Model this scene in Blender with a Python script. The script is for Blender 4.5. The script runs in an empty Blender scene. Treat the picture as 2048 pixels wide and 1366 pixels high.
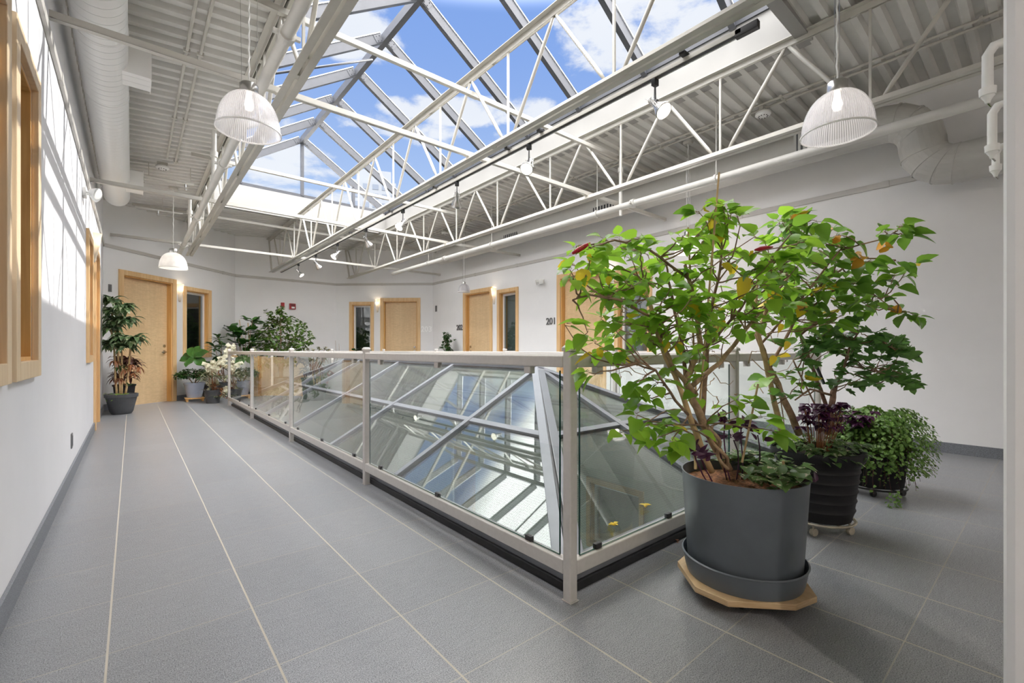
import bpy, math, random
import numpy as np
from mathutils import Vector, Matrix
random.seed(7)
rng = np.random.RandomState(7)
scene = bpy.context.scene
COL = scene.collection

# ------------------------------------------------------------------ camera
cam_d = bpy.data.cameras.new('camera')
cam = bpy.data.objects.new('camera', cam_d)
COL.objects.link(cam)
H = 1.04
YAW = math.radians(39.87)
cam.location = (0, 0, H)
cam.rotation_euler = (math.pi / 2, 0, -YAW)
cam_d.sensor_width = 36
cam_d.lens = 16.0
cam_d.shift_y = 0.0083
cam_d.clip_start = 0.02
cam_d.clip_end = 2000
scene.camera = cam

# ------------------------------------------------------------------ exposure / settings
vs = scene.view_settings
scene.display_settings.display_device = 'sRGB'
vs.view_transform = 'Standard'
vs.look = 'None'
vs.gamma = 1
vs.use_curve_mapping = False
vs.exposure = 0.68
cy = scene.cycles
cy.max_bounces = 12
cy.diffuse_bounces = 7
cy.glossy_bounces = 5
cy.transmission_bounces = 8
cy.transparent_max_bounces = 40
cy.caustics_reflective = False
cy.caustics_refractive = False
cy.sample_clamp_indirect = 5.0
cy.sample_clamp_direct = 3.0
cy.use_denoising = True
try:
    cy.denoiser = 'OPENIMAGEDENOISE'
    cy.denoising_input_passes = 'RGB_ALBEDO_NORMAL'
    cy.denoising_prefilter = 'ACCURATE'
    cy.denoising_quality = 'HIGH'
except Exception:
    pass

# ------------------------------------------------------------------ node helper
class NT:
    def __init__(self, tree):
        self.t = tree
        self.n = tree.nodes
        self.l = tree.links
    def node(self, typ, **kw):
        nd = self.n.new(typ)
        for k, v in kw.items():
            setattr(nd, k, v)
        return nd
    def set(self, sock, v):
        if isinstance(v, bpy.types.NodeSocket):
            self.l.new(v, sock)
        elif v is not None:
            if sock.type == 'RGBA' and len(v) == 3:
                v = (*v, 1)
            sock.default_value = v
    def math(self, op, a, b=None, c=None, clamp=False):
        nd = self.node('ShaderNodeMath', operation=op, use_clamp=clamp)
        for i, v in enumerate((a, b, c)):
            if v is not None:
                self.set(nd.inputs[i], v)
        return nd.outputs[0]
    def vmath(self, op, a, b=None):
        nd = self.node('ShaderNodeVectorMath', operation=op)
        self.set(nd.inputs[0], a)
        if b is not None:
            self.set(nd.inputs[1], b)
        return nd.outputs['Value'] if op in ('DOT_PRODUCT', 'LENGTH', 'DISTANCE') else nd.outputs[0]
    def mix(self, f, a, b, blend='MIX'):
        nd = self.node('ShaderNodeMix', data_type='RGBA', blend_type=blend)
        self.set(nd.inputs[0], f)
        self.set(nd.inputs[6], a)
        self.set(nd.inputs[7], b)
        return nd.outputs[2]
    def rng(self, v, a, b, c=0.0, d=1.0, smooth=True):
        nd = self.node('ShaderNodeMapRange', interpolation_type='SMOOTHSTEP' if smooth else 'LINEAR')
        self.set(nd.inputs[0], v)
        for i, x in enumerate((a, b, c, d)):
            nd.inputs[i + 1].default_value = x
        return nd.outputs[0]
    def noise(self, vec, scale, detail=4, rough=0.5, dist=0.0):
        nd = self.node('ShaderNodeTexNoise')
        self.set(nd.inputs['Vector'], vec)
        nd.inputs['Scale'].default_value = scale
        nd.inputs['Detail'].default_value = detail
        nd.inputs['Roughness'].default_value = rough
        nd.inputs['Distortion'].default_value = dist
        return nd.outputs[0]
    def map(self, vec, loc=(0, 0, 0), rot=(0, 0, 0), scale=(1, 1, 1)):
        nd = self.node('ShaderNodeMapping')
        self.set(nd.inputs[0], vec)
        nd.inputs[1].default_value = loc
        nd.inputs[2].default_value = rot
        nd.inputs[3].default_value = scale
        return nd.outputs[0]
    def bump(self, h, strength, dist=0.01):
        nd = self.node('ShaderNodeBump')
        nd.inputs['Strength'].default_value = strength
        nd.inputs['Distance'].default_value = dist
        self.set(nd.inputs['Height'], h)
        return nd.outputs[0]

# ------------------------------------------------------------------ world: blue sky with clouds
SUN_TO = Vector((1.0, 0.12, 0.60)).normalized()
FW = (math.sin(YAW), math.cos(YAW))
RT = (math.cos(YAW), -math.sin(YAW))
def ray(u, v):
    a = (u - 1024) / 910.0
    return Vector((FW[0] + RT[0] * a, FW[1] + RT[1] * a, (700 - v) / 910.0))
def azel(u, v):
    d = ray(u, v).normalized()
    return math.atan2(d.y, d.x), math.asin(d.z)
w = bpy.data.worlds.new('sky')
scene.world = w
w.use_nodes = True
T = NT(w.node_tree)
T.n.clear()
tc = T.node('ShaderNodeTexCoord').outputs['Generated']
dirv = T.vmath('NORMALIZE', tc)
sep = T.node('ShaderNodeSeparateXYZ')
T.set(sep.inputs[0], dirv)
dx, dy, dz = sep.outputs
el = T.math('ARCSINE', dz)
az = T.math('ARCTAN2', dy, dx)
g = T.rng(dz, 0.02, 0.62)
sky = T.mix(g, (0.62, 0.77, 0.96), (0.235, 0.395, 0.815))
sky = T.mix(T.rng(dz, -0.05, 0.04), (0.30, 0.30, 0.29), sky)
cmb = T.node('ShaderNodeCombineXYZ')
T.set(cmb.inputs[0], az)
T.set(cmb.inputs[1], T.math('MULTIPLY', el, 2.0))
n1 = T.noise(cmb.outputs[0], 7.0, 9, 0.62, 0.25)
n2 = T.noise(cmb.outputs[0], 2.4, 3, 0.5)
blobs = [  # u, v, half width, half height (radians), strength
    (1265, 45, .15, .075, 1.0), (1400, 20, .12, .055, .9), (1330, 100, .10, .04, .5), (715, 65, .075, .05, 1.0), (650, 40, .06, .04, .8),
    (745, 245, .08, .022, .8), (800, 220, .05, .02, .9), (955, 222, .14, .026, 1.0), (870, 275, .07, .02, .7),
    (1000, 285, .06, .022, .8), (590, 312, .07, .02, .8), (540, 345, .09, .028, .85), (640, 350, .06, .018, .8), (600, 385, .2, .012, .8),
    (560, 240, .05, .02, .5), (900, 330, .1, .02, .5)]
msk = None
for (u, v, ru, rv, st) in blobs:
    a0, e0 = azel(u, v)
    qx = T.math('MULTIPLY', T.math('SUBTRACT', az, a0), 1 / ru)
    qy = T.math('MULTIPLY', T.math('SUBTRACT', el, e0), 1 / rv)
    r2 = T.math('ADD', T.math('MULTIPLY', qx, qx), T.math('MULTIPLY', qy, qy))
    m = T.math('MULTIPLY', T.math('SUBTRACT', 1.0, T.math('MULTIPLY', r2, 0.42), clamp=True), st)
    msk = m if msk is None else T.math('MAXIMUM', msk, m)
high = T.rng(el, 0.72, 1.0)                       # broken bright cloud overhead
low = T.math('MULTIPLY', T.rng(el, 0.45, 0.12), 0.25)
cov = T.math('MAXIMUM', T.math('MAXIMUM', msk, T.math('MULTIPLY', high, 0.95)), low)
cl = T.math('ADD', n1, T.math('MULTIPLY', cov, 0.42))
cl = T.rng(cl, 0.66, 0.86)
cloudcol = T.mix(n2, (0.80, 0.84, 0.92), (1.0, 1.0, 1.0))
sky = T.mix(T.math('MULTIPLY', cl, 0.92), sky, cloudcol)
# overhead cloud is brightened, and brightness added outside the view to light the room
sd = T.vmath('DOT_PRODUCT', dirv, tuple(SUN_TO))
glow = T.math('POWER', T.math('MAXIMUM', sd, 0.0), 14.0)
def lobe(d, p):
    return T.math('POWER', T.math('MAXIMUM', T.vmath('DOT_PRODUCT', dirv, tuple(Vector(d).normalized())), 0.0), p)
behind = lobe((0.1, -1.0, 0.75), 5.0)      # bright sky lobes added out of view, to light the back and right walls
left_fill = lobe((-1.0, -0.1, 0.85), 6.0)
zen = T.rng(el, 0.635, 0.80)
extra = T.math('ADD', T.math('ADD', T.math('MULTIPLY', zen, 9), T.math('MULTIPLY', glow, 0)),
               T.math('ADD', T.math('MULTIPLY', behind, 10), T.math('MULTIPLY', left_fill, 7)))
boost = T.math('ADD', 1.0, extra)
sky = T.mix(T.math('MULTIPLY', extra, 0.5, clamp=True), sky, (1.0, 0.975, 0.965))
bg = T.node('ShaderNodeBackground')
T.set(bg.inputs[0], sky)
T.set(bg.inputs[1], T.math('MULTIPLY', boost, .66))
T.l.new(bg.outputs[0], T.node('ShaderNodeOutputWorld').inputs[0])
w.cycles.sampling_method = 'MANUAL'
w.cycles.sample_map_resolution = 512

sun_d = bpy.data.lights.new('sun', 'SUN')
sun_d.energy = 3.6
sun_d.angle = 0.009
sun_d.color = (1.0, 0.96, 0.90)
sun = bpy.data.objects.new('sun', sun_d)
COL.objects.link(sun)
sun.rotation_euler = SUN_TO.to_track_quat('Z', 'Y').to_euler()
sun.location = (30, 4, 20)

# ------------------------------------------------------------------ geometry helpers
PLANT_PARTS = {'foliage', 'twigs', 'leaves', 'dry_leaves', 'lower_leaves', 'creeping_leaves', 'striped_leaves', 'rusty_leaves', 'stems', 'stem', 'twig'}
WALL_PLANES = []          # (point, inward normal) filled in when the walls are built
def keep_inside(p):
    x, y, z = p
    for (q, n) in WALL_PLANES:
        d = (x - q[0]) * n[0] + (y - q[1]) * n[1]
        if d < .012:
            x += n[0] * (.012 - d); y += n[1] * (.012 - d)
    return (x, y, max(z, .006))
class MB:
    def __init__(self):
        self.v = []
        self.f = []
        self.mi = []
        self.slot = 0
    def add(self, vs_, fs_):
        o = len(self.v)
        self.v.extend([tuple(p) for p in vs_])
        for f in fs_:
            self.f.append(tuple(i + o for i in f))
            self.mi.append(self.slot)
    def box(self, a, b):
        x0, y0, z0 = a
        x1, y1, z1 = b
        self.add([(x0, y0, z0), (x1, y0, z0), (x1, y1, z0), (x0, y1, z0), (x0, y0, z1), (x1, y0, z1), (x1, y1, z1), (x0, y1, z1)],
                 [(0, 3, 2, 1), (4, 5, 6, 7), (0, 1, 5, 4), (1, 2, 6, 5), (2, 3, 7, 6), (3, 0, 4, 7)])
        return self
    def hexa(self, p):          # 8 corners, same order as box
        self.add(p, [(0, 3, 2, 1), (4, 5, 6, 7), (0, 1, 5, 4), (1, 2, 6, 5), (2, 3, 7, 6), (3, 0, 4, 7)])
        return self
    def bar(self, p0, p1, w_, h_, up=(0, 0, 1), off=(0, 0)):
        """box section bar from p0 to p1, width w_ sideways, height h_ along up; off shifts (side, up)"""
        p0, p1, up = Vector(p0), Vector(p1), Vector(up)
        d = (p1 - p0).normalized()
        s = d.cross(up)
        if s.length < 1e-6:
            s = d.cross(Vector((1, 0, 0)))
        s.normalize()
        u = s.cross(d).normalized()
        pts = []
        for (q, zz) in ((p0, -1), (p1, -1), (p0, 1), (p1, 1)):
            pass
        c = lambda q, a, b: q + s * (a * w_ / 2 + off[0]) + u * (b * h_ / 2 + off[1])
        pts = [c(p0, -1, -1), c(p1, -1, -1), c(p1, 1, -1), c(p0, 1, -1), c(p0, -1, 1), c(p1, -1, 1), c(p1, 1, 1), c(p0, 1, 1)]
        self.hexa(pts)
        return self
    def tube(self, pts, r, n=12, caps=True):
        pts = [Vector(p) for p in pts]
        if not hasattr(r, '__len__'):
            r = [r] * len(pts)
        m = len(pts)
        tang = []
        for i in range(m):
            a = pts[max(i - 1, 0)]
            b = pts[min(i + 1, m - 1)]
            t = (b - a)
            tang.append(t.normalized() if t.length > 1e-9 else Vector((0, 0, 1)))
        ref = Vector((0, 0, 1)) if abs(tang[0].z) < 0.9 else Vector((1, 0, 0))
        x = tang[0].cross(ref).normalized()
        vs_ = []
        for i in range(m):
            x = (x - tang[i] * x.dot(tang[i]))
            x = x.normalized() if x.length > 1e-6 else tang[i].orthogonal().normalized()
            y = tang[i].cross(x)
            for k in range(n):
                a = 2 * math.pi * k / n
                vs_.append(pts[i] + (x * math.cos(a) + y * math.sin(a)) * r[i])
        fs_ = []
        for i in range(m - 1):
            for k in range(n):
                k2 = (k + 1) % n
                fs_.append((i * n + k, i * n + k2, (i + 1) * n + k2, (i + 1) * n + k))
        if caps:
            fs_.append(tuple(range(n - 1, -1, -1)))
            fs_.append(tuple((m - 1) * n + k for k in range(n)))
        self.add(vs_, fs_)
        return self
    def lathe(self, prof, c, n=32, sx=1.0, sy=1.0, axis=None, closed=False):
        """prof: list of (r, z) ; c centre"""
        c = Vector(c)
        R = None
        if axis is not None:
            R = Vector(axis).normalized().to_track_quat('Z', 'Y').to_matrix()
        vs_, fs_ = [], []
        for (r, z) in prof:
            for k in range(n):
                a = 2 * math.pi * k / n
                p = Vector((math.cos(a) * r * sx, math.sin(a) * r * sy, z))
                if R:
                    p = R @ p
                vs_.append(c + p)
        m = len(prof)
        for i in range(m - 1 + (1 if closed else 0)):
            j = (i + 1) % m
            for k in range(n):
                k2 = (k + 1) % n
                fs_.append((i * n + k, i * n + k2, j * n + k2, j * n + k))
        self.add(vs_, fs_)
        return self
    def prism(self, poly, z0, z1):
        n = len(poly)
        vs_ = [(x, y, z0) for x, y in poly] + [(x, y, z1) for x, y in poly]
        fs_ = [tuple(range(n - 1, -1, -1)), tuple(range(n, 2 * n))]
        for i in range(n):
            j = (i + 1) % n
            fs_.append((i, j, n + j, n + i))
        self.add(vs_, fs_)
        return self
    def ball(self, c, r, n=10, sz=1.0):
        prof = [(max(1e-4, math.sin(math.pi * i / n) * r), -math.cos(math.pi * i / n) * r * sz) for i in range(n + 1)]
        return self.lathe(prof, c, n * 2)
    def build(self, name, mats, parent=None, smooth=False, bevel=0, kind=None, autosmooth=False):
        org = Vector((0, 0, 0))
        p = parent
        while p is not None:
            org += p.location
            p = p.parent
        if name in PLANT_PARTS and self.v and max(p[1] for p in self.v) > 9.0:
            self.v = [keep_inside(p) for p in self.v]
        me = bpy.data.meshes.new(name)
        me.from_pydata([(a[0] - org.x, a[1] - org.y, a[2] - org.z) for a in self.v], [], self.f)
        if not isinstance(mats, (list, tuple)):
            mats = [mats]
        for m in mats:
            me.materials.append(m)
        if len(mats) > 1:
            me.polygons.foreach_set('material_index', self.mi)
        if smooth:
            me.polygons.foreach_set('use_smooth', [True] * len(self.f))
            if autosmooth:
                me.set_sharp_from_angle(angle=math.radians(40))
        me.update()
        o = bpy.data.objects.new(name, me)
        COL.objects.link(o)
        if parent is not None:
            o.parent = parent
        if bevel:
            b = o.modifiers.new('bevel', 'BEVEL')
            b.width = bevel
            b.segments = 2
            b.limit_method = 'ANGLE'
        if kind:
            o['kind'] = kind
        return o

def thing(name, label, cat, loc=(0, 0, 0), group=None, kind=None):
    o = bpy.data.objects.new(name, None)
    o.empty_display_size = 0.1
    COL.objects.link(o)
    o.location = loc
    if kind:
        o['kind'] = kind
    if label:
        o['label'] = label
    if cat:
        o['category'] = cat
    if group:
        o['group'] = group
    return o
def tag(o, label, cat, group=None):
    o['label'] = label
    o['category'] = cat
    if group:
        o['group'] = group
    return o
def copy_tree(o, parent=None):
    c = o.copy()
    COL.objects.link(c)
    if parent is not None:
        c.parent = parent
    for ch in list(o.children):
        copy_tree(ch, c)
    return c
def struct(name, mb, mat, **kw):
    return mb.build(name, mat, kind='structure', **kw)

# ------------------------------------------------------------------ materials
def mat(name, col, rough=0.5, metal=0.0, spec=0.5, noise=None, bump=None, trans=None, coat=0):
    m = bpy.data.materials.new(name)
    m.use_nodes = True
    T = NT(m.node_tree)
    b = T.n['Principled BSDF']
    oc = T.node('ShaderNodeTexCoord').outputs['Object']
    c = (*col, 1)
    if noise:      # (scale, amount)
        nn = T.noise(oc, noise[0], 4, 0.6)
        lo = tuple(x * (1 - noise[1]) for x in col)
        hi = tuple(min(1, x * (1 + noise[1])) for x in col)
        cc = T.mix(T.rng(nn, 0.3, 0.7), lo, hi)
        T.set(b.inputs['Base Color'], cc)
    else:
        b.inputs['Base Color'].default_value = c
    b.inputs['Roughness'].default_value = rough
    b.inputs['Metallic'].default_value = metal
    b.inputs['Specular IOR Level'].default_value = spec
    if coat:
        b.inputs['Coat Weight'].default_value = coat
    if bump:       # (scale, strength)
        T.set(b.inputs['Normal'], T.bump(T.noise(oc, bump[0], 5, 0.6), bump[1], 0.005))
    return m
M = {}
M['wall'] = mat('white wall paint', (0.82, 0.815, 0.815), 0.65, spec=0.25, noise=(1.3, 0.02), bump=(60, 0.06))
M['panelwall'] = mat('white left wall paint', (0.80, 0.80, 0.825), 0.6, spec=0.25, noise=(1.3, 0.02), bump=(60, 0.06))
M['deck'] = mat('grey painted steel deck', (0.62, 0.61, 0.58), 0.5, spec=0.4, noise=(3, 0.05))
M['steel'] = mat('off white painted steel', (0.52, 0.502, 0.455), 0.42, spec=0.45, noise=(5, 0.04), bump=(90, 0.04))
M['pipe'] = mat('painted pipe', (0.66, 0.645, 0.605), 0.38, spec=0.5, noise=(6, 0.04))
M['trimgrey'] = mat('taupe raceway', (0.52, 0.50, 0.47), 0.45, noise=(4, 0.03))
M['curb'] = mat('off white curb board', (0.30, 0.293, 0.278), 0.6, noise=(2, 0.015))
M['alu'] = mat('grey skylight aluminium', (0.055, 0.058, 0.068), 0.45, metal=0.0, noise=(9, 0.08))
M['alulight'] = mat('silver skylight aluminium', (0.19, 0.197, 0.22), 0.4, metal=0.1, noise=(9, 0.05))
M['gasket'] = mat('black rubber gasket', (0.015, 0.015, 0.017), 0.5, noise=(30, 0.2))
M['capwhite'] = mat('white glazing tape', (0.82, 0.83, 0.86), 0.45, noise=(10, 0.03))
M['rail'] = mat('taupe railing paint', (0.60, 0.57, 0.54), 0.32, metal=0.1, spec=0.6, noise=(40, 0.03))
M['black'] = mat('black plastic', (0.02, 0.02, 0.022), 0.4, noise=(20, 0.15))
M['potgrey'] = mat('slate grey planter plastic', (0.115, 0.132, 0.15), 0.42, noise=(3, 0.12), bump=(25, 0.03))
M['potblack'] = mat('black planter plastic', (0.010, 0.010, 0.012), 0.6, spec=0.3, noise=(6, 0.2))
M['potdark'] = mat('charcoal pot plastic', (0.075, 0.078, 0.085), 0.5, noise=(6, 0.1))
M['potlilac'] = mat('lilac grey glazed pot', (0.40, 0.44, 0.55), 0.25, noise=(6, 0.04))
M['soil'] = mat('potting bark mulch', (0.20, 0.085, 0.035), 0.9, noise=(70, 0.7), bump=(80, 1.0))
M['soildark'] = mat('dark soil', (0.03, 0.022, 0.016), 0.95, noise=(60, 0.5), bump=(80, 1.0))
M['bark'] = mat('tan bark', (0.36, 0.245, 0.145), 0.8, noise=(35, 0.25), bump=(70, 0.5))
M['cane'] = mat('smooth cane', (0.52, 0.36, 0.18), 0.6, noise=(20, 0.15))
M['twig'] = mat('brown twig', (0.24, 0.15, 0.095), 0.8, noise=(30, 0.25))
M['darkbark'] = mat('red brown bark', (0.24, 0.14, 0.10), 0.8, noise=(40, 0.3), bump=(60, 0.5))
M['chrome'] = mat('brushed nickel', (0.60, 0.59, 0.57), 0.25, metal=1.0, noise=(20, 0.03))
M['white'] = mat('white plastic', (0.82, 0.82, 0.80), 0.4, noise=(8, 0.02))
M['pvcwhite'] = mat('white frame vinyl', (0.80, 0.78, 0.77), 0.4, noise=(8, 0.02))
M['red'] = mat('red plastic', (0.38, 0.015, 0.02), 0.4, noise=(8, 0.05))
M['numdark'] = mat('grey metal numerals', (0.20, 0.20, 0.21), 0.35, metal=0.6, noise=(8, 0.05))
M['numwhite'] = mat('white numerals', (0.97, 0.97, 0.97), 0.4, noise=(8, 0.02))
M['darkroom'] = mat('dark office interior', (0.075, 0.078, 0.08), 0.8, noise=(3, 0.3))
M['blind'] = mat('grey green blind behind glass', (0.20, 0.225, 0.225), 0.7, noise=(2, 0.05))
M['caddy'] = mat('aged cream metal', (0.42, 0.38, 0.30), 0.5, metal=0.3, noise=(20, 0.2))
M['cable'] = mat('white cable', (0.80, 0.80, 0.78), 0.5, noise=(30, 0.05))
M['lowwall'] = mat('lower hall wall', (0.62, 0.66, 0.62), 0.7, noise=(1, 0.05))
M['lowfloor'] = mat('lower hall floor', (0.52, 0.55, 0.51), 0.6, noise=(1.5, 0.10))

def emis(name, col, strength, noise=0.1):
    m = bpy.data.materials.new(name)
    m.use_nodes = True
    T = NT(m.node_tree)
    T.n.clear()
    e = T.node('ShaderNodeEmission')
    oc = T.node('ShaderNodeTexCoord').outputs['Object']
    T.set(e.inputs[0], T.mix(T.noise(oc, 12), col, tuple(min(1, c * 1.05) for c in col)))
    e.inputs[1].default_value = strength
    T.l.new(e.outputs[0], T.node('ShaderNodeOutputMaterial').inputs[0])
    return m
M['bulb'] = emis('lamp bulb', (1.0, 0.90, 0.76), 2.5)
M['bulbhot'] = emis('sconce bulb', (1.0, 0.84, 0.62), 18.0)

def glass(name, tint, base, gain, ior=1.5, rough=0.0, glosscol=(1, 1, 1), pattern=None):
    m = bpy.data.materials.new(name)
    m.use_nodes = True
    T = NT(m.node_tree)
    T.n.clear()
    tr = T.node('ShaderNodeBsdfTransparent')
    T.set(tr.inputs[0], tint)
    gl = T.node('ShaderNodeBsdfGlossy')
    T.set(gl.inputs[0], glosscol)
    gl.inputs['Roughness'].default_value = rough
    geo = T.node('ShaderNodeNewGeometry')
    c = T.math('ABSOLUTE', T.vmath('DOT_PRODUCT', geo.outputs['Incoming'], geo.outputs['Normal']))
    f0 = ((ior - 1) / (ior + 1)) ** 2
    sch = T.math('ADD', f0, T.math('MULTIPLY', 1 - f0, T.math('POWER', T.math('SUBTRACT', 1.0, c, clamp=True), 5.0)))
    f = T.math('ADD', T.math('MULTIPLY', sch, gain), base, clamp=True)
    mx = T.node('ShaderNodeMixShader')
    T.set(mx.inputs[0], f)
    T.l.new(tr.outputs[0], mx.inputs[1])
    T.l.new(gl.outputs[0], mx.inputs[2])
    out = mx.outputs[0]
    if pattern:
        oc = T.node('ShaderNodeTexCoord').outputs['Object']
        df = T.node('ShaderNodeBsdfDiffuse')
        T.set(df.inputs[0], pattern[0])
        sp = T.node('ShaderNodeSeparateXYZ')
        T.set(sp.inputs[0], oc)
        s1 = T.math('FRACT', T.math('MULTIPLY', sp.outputs[0], pattern[1]))
        s2 = T.math('FRACT', T.math('MULTIPLY', sp.outputs[1], pattern[1]))
        mk = T.math('MULTIPLY', T.math('MAXIMUM', T.math('LESS_THAN', s1, 0.16), T.math('LESS_THAN', s2, 0.16)), pattern[2])
        m2 = T.node('ShaderNodeMixShader')
        T.set(m2.inputs[0], mk)
        T.l.new(out, m2.inputs[1])
        T.l.new(df.outputs[0], m2.inputs[2])
        out = m2.outputs[0]
    T.l.new(out, T.node('ShaderNodeOutputMaterial').inputs[0])
    return m
M['glass_rail'] = glass('clear railing glass', (0.955, 0.975, 0.965), 0.0, 1.7, 1.5)
M['glass_back'] = glass('clear railing glass inner face', (0.965, 0.98, 0.972), 0.0, 0.0, 1.5)
M['glass_edge'] = mat('green glass edge', (0.01, 0.06, 0.045), 0.15, noise=(10, 0.1))
M['glass_roof'] = glass('roof skylight glass', (0.97, 0.978, 0.985), 0.0, 0.0, 1.3)
M['glass_low'] = glass('wired skylight glass', (0.84, 0.89, 0.86), 0.05, 1.2, 1.6, 0.0, pattern=((0.30, 0.31, 0.30), 70.0, 0.25))
M['glass_win'] = glass('office window glass', (0.75, 0.8, 0.8), 0.05, 1.2, 1.5)

def mat_shade():      # ribbed pressed glass of the pendants
    m = bpy.data.materials.new('ribbed pendant glass')
    m.use_nodes = True
    T = NT(m.node_tree)
    T.n.clear()
    tr = T.node('ShaderNodeBsdfTransparent')
    T.set(tr.inputs[0], (0.93, 0.93, 0.95))
    pr = T.node('ShaderNodeBsdfPrincipled')
    T.set(pr.inputs['Base Color'], (0.86, 0.86, 0.88))
    pr.inputs['Roughness'].default_value = 0.12
    pr.inputs['Transmission Weight'].default_value = 0.0
    tl = T.node('ShaderNodeBsdfTranslucent')
    T.set(tl.inputs[0], (0.9, 0.9, 0.92))
    oc = T.node('ShaderNodeTexCoord').outputs['Object']
    sp = T.node('ShaderNodeSeparateXYZ')
    T.set(sp.inputs[0], oc)
    ang = T.math('ARCTAN2', sp.outputs[1], sp.outputs[0])
    s = T.math('SINE', T.math('MULTIPLY', ang, 90.0))
    f = T.rng(s, -0.6, 0.8, 0.22, 0.60)
    T.set(pr.inputs['Normal'], T.bump(s, 0.5, 0.004))
    a = T.node('ShaderNodeMixShader')
    a.inputs[0].default_value = 0.5
    T.l.new(pr.outputs[0], a.inputs[1])
    T.l.new(tl.outputs[0], a.inputs[2])
    mx = T.node('ShaderNodeMixShader')
    T.set(mx.inputs[0], f)
    T.l.new(tr.outputs[0], mx.inputs[1])
    T.l.new(a.outputs[0], mx.inputs[2])
    T.l.new(mx.outputs[0], T.node('ShaderNodeOutputMaterial').inputs[0])
    return m
M['shade'] = mat_shade()

def mat_translucent(name, col, tw=0.45, noise=(20, 0.1), rough=0.5):
    m = bpy.data.materials.new(name)
    m.use_nodes = True
    T = NT(m.node_tree)
    b = T.n['Principled BSDF']
    oc = T.node('ShaderNodeTexCoord').outputs['Object']
    nn = T.noise(oc, noise[0], 3, 0.6)
    c = T.mix(T.rng(nn, .3, .7), tuple(x * (1 - noise[1]) for x in col), tuple(min(1, x * (1 + noise[1])) for x in col))
    T.set(b.inputs['Base Color'], c)
    b.inputs['Roughness'].default_value = rough
    tl = T.node('ShaderNodeBsdfTranslucent')
    T.set(tl.inputs[0], c)
    mx = T.node('ShaderNodeMixShader')
    mx.inputs[0].default_value = tw
    T.l.new(b.outputs[0], mx.inputs[1])
    T.l.new(tl.outputs[0], mx.inputs[2])
    T.l.new(mx.outputs[0], T.n['Material Output'].inputs[0])
    return m
M['alabaster'] = mat_translucent('alabaster glass', (0.88, 0.88, 0.88), 0.5, (9, 0.06), 0.3)
M['sconceglass'] = mat_translucent('frosted sconce glass', (0.90, 0.86, 0.80), 0.6, (9, 0.02), 0.3)

def leafmat(name, c1, c2, trans=0.4, rough=0.38, scale=9.0, tcol=None, spots=None):
    """c1..c2 range, varied leaf by leaf through a position noise"""
    m = bpy.data.materials.new(name)
    m.use_nodes = True
    T = NT(m.node_tree)
    b = T.n['Principled BSDF']
    oc = T.node('ShaderNodeTexCoord').outputs['Object']
    geo = T.node('ShaderNodeNewGeometry')
    rpi = geo.outputs['Random Per Island']
    f = T.math('ADD', T.math('MULTIPLY', rpi, 0.75), T.math('MULTIPLY', T.noise(oc, scale, 2), 0.3), clamp=True)
    c = T.mix(f, c1, c2)
    if spots:
        sm = T.rng(T.noise(oc, spots[1], 3, 0.6), spots[2], spots[2] + 0.06)
        c = T.mix(sm, c, spots[0])
    T.set(b.inputs['Base Color'], c)
    b.inputs['Roughness'].default_value = rough
    b.inputs['Specular IOR Level'].default_value = 0.5
    tl = T.node('ShaderNodeBsdfTranslucent')
    T.set(tl.inputs[0], T.mix(0.5, c, tcol if tcol else c2))
    mx = T.node('ShaderNodeMixShader')
    mx.inputs[0].default_value = trans
    T.l.new(b.outputs[0], mx.inputs[1])
    T.l.new(tl.outputs[0], mx.inputs[2])
    T.l.new(mx.outputs[0], T.n['Material Output'].inputs[0])
    return m
M['leaf_hib'] = leafmat('hibiscus leaf', (0.10, 0.26, 0.03), (0.36, 0.60, 0.06), 0.5, tcol=(0.5, 0.85, 0.07))
M['leaf_hib2'] = leafmat('deep hibiscus leaf', (0.06, 0.17, 0.03), (0.22, 0.42, 0.05), 0.42, tcol=(0.32, 0.6, 0.06))
M['leaf_yellow'] = leafmat('yellowed leaf', (0.72, 0.50, 0.02), (0.85, 0.66, 0.05), 0.4)
M['leaf_orange'] = leafmat('withered orange bloom', (0.60, 0.25, 0.03), (0.75, 0.40, 0.05), 0.3)
M['flower_red'] = leafmat('red flower bud', (0.45, 0.01, 0.03), (0.6, 0.02, 0.05), 0.2)
M['leaf_maple'] = leafmat('dark lobed leaf', (0.07, 0.19, 0.05), (0.16, 0.33, 0.07), 0.35)
M['leaf_purple'] = leafmat('purple leaf', (0.035, 0.008, 0.03), (0.10, 0.02, 0.075), 0.2)
M['leaf_varieg'] = leafmat('green and cream speckled leaf', (0.045, 0.11, 0.03), (0.12, 0.21, 0.06), 0.25, spots=((0.62, 0.55, 0.42), 45, 0.58))
M['leaf_tiny'] = leafmat('small round leaf', (0.06, 0.14, 0.03), (0.22, 0.38, 0.08), 0.35)
M['leaf_drac'] = leafmat('striped dracaena leaf', (0.045, 0.11, 0.045), (0.13, 0.21, 0.08), 0.25, spots=((0.50, 0.55, 0.36), 26, 0.55))
M['leaf_dry'] = leafmat('dry rust brown leaf', (0.22, 0.07, 0.025), (0.36, 0.15, 0.06), 0.2)
M['leaf_cordy'] = leafmat('burgundy leaf', (0.06, 0.02, 0.02), (0.12, 0.045, 0.03), 0.2)
M['leaf_fiddle'] = leafmat('glossy broad leaf', (0.022, 0.075, 0.015), (0.055, 0.16, 0.025), 0.18, rough=0.25)
M['leaf_dark'] = leafmat('dark green leaf', (0.015, 0.06, 0.015), (0.05, 0.14, 0.025), 0.2, rough=0.3)
M['leaf_ficus'] = leafmat('weeping ficus leaf', (0.03, 0.09, 0.015), (0.15, 0.26, 0.04), 0.3)
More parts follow.
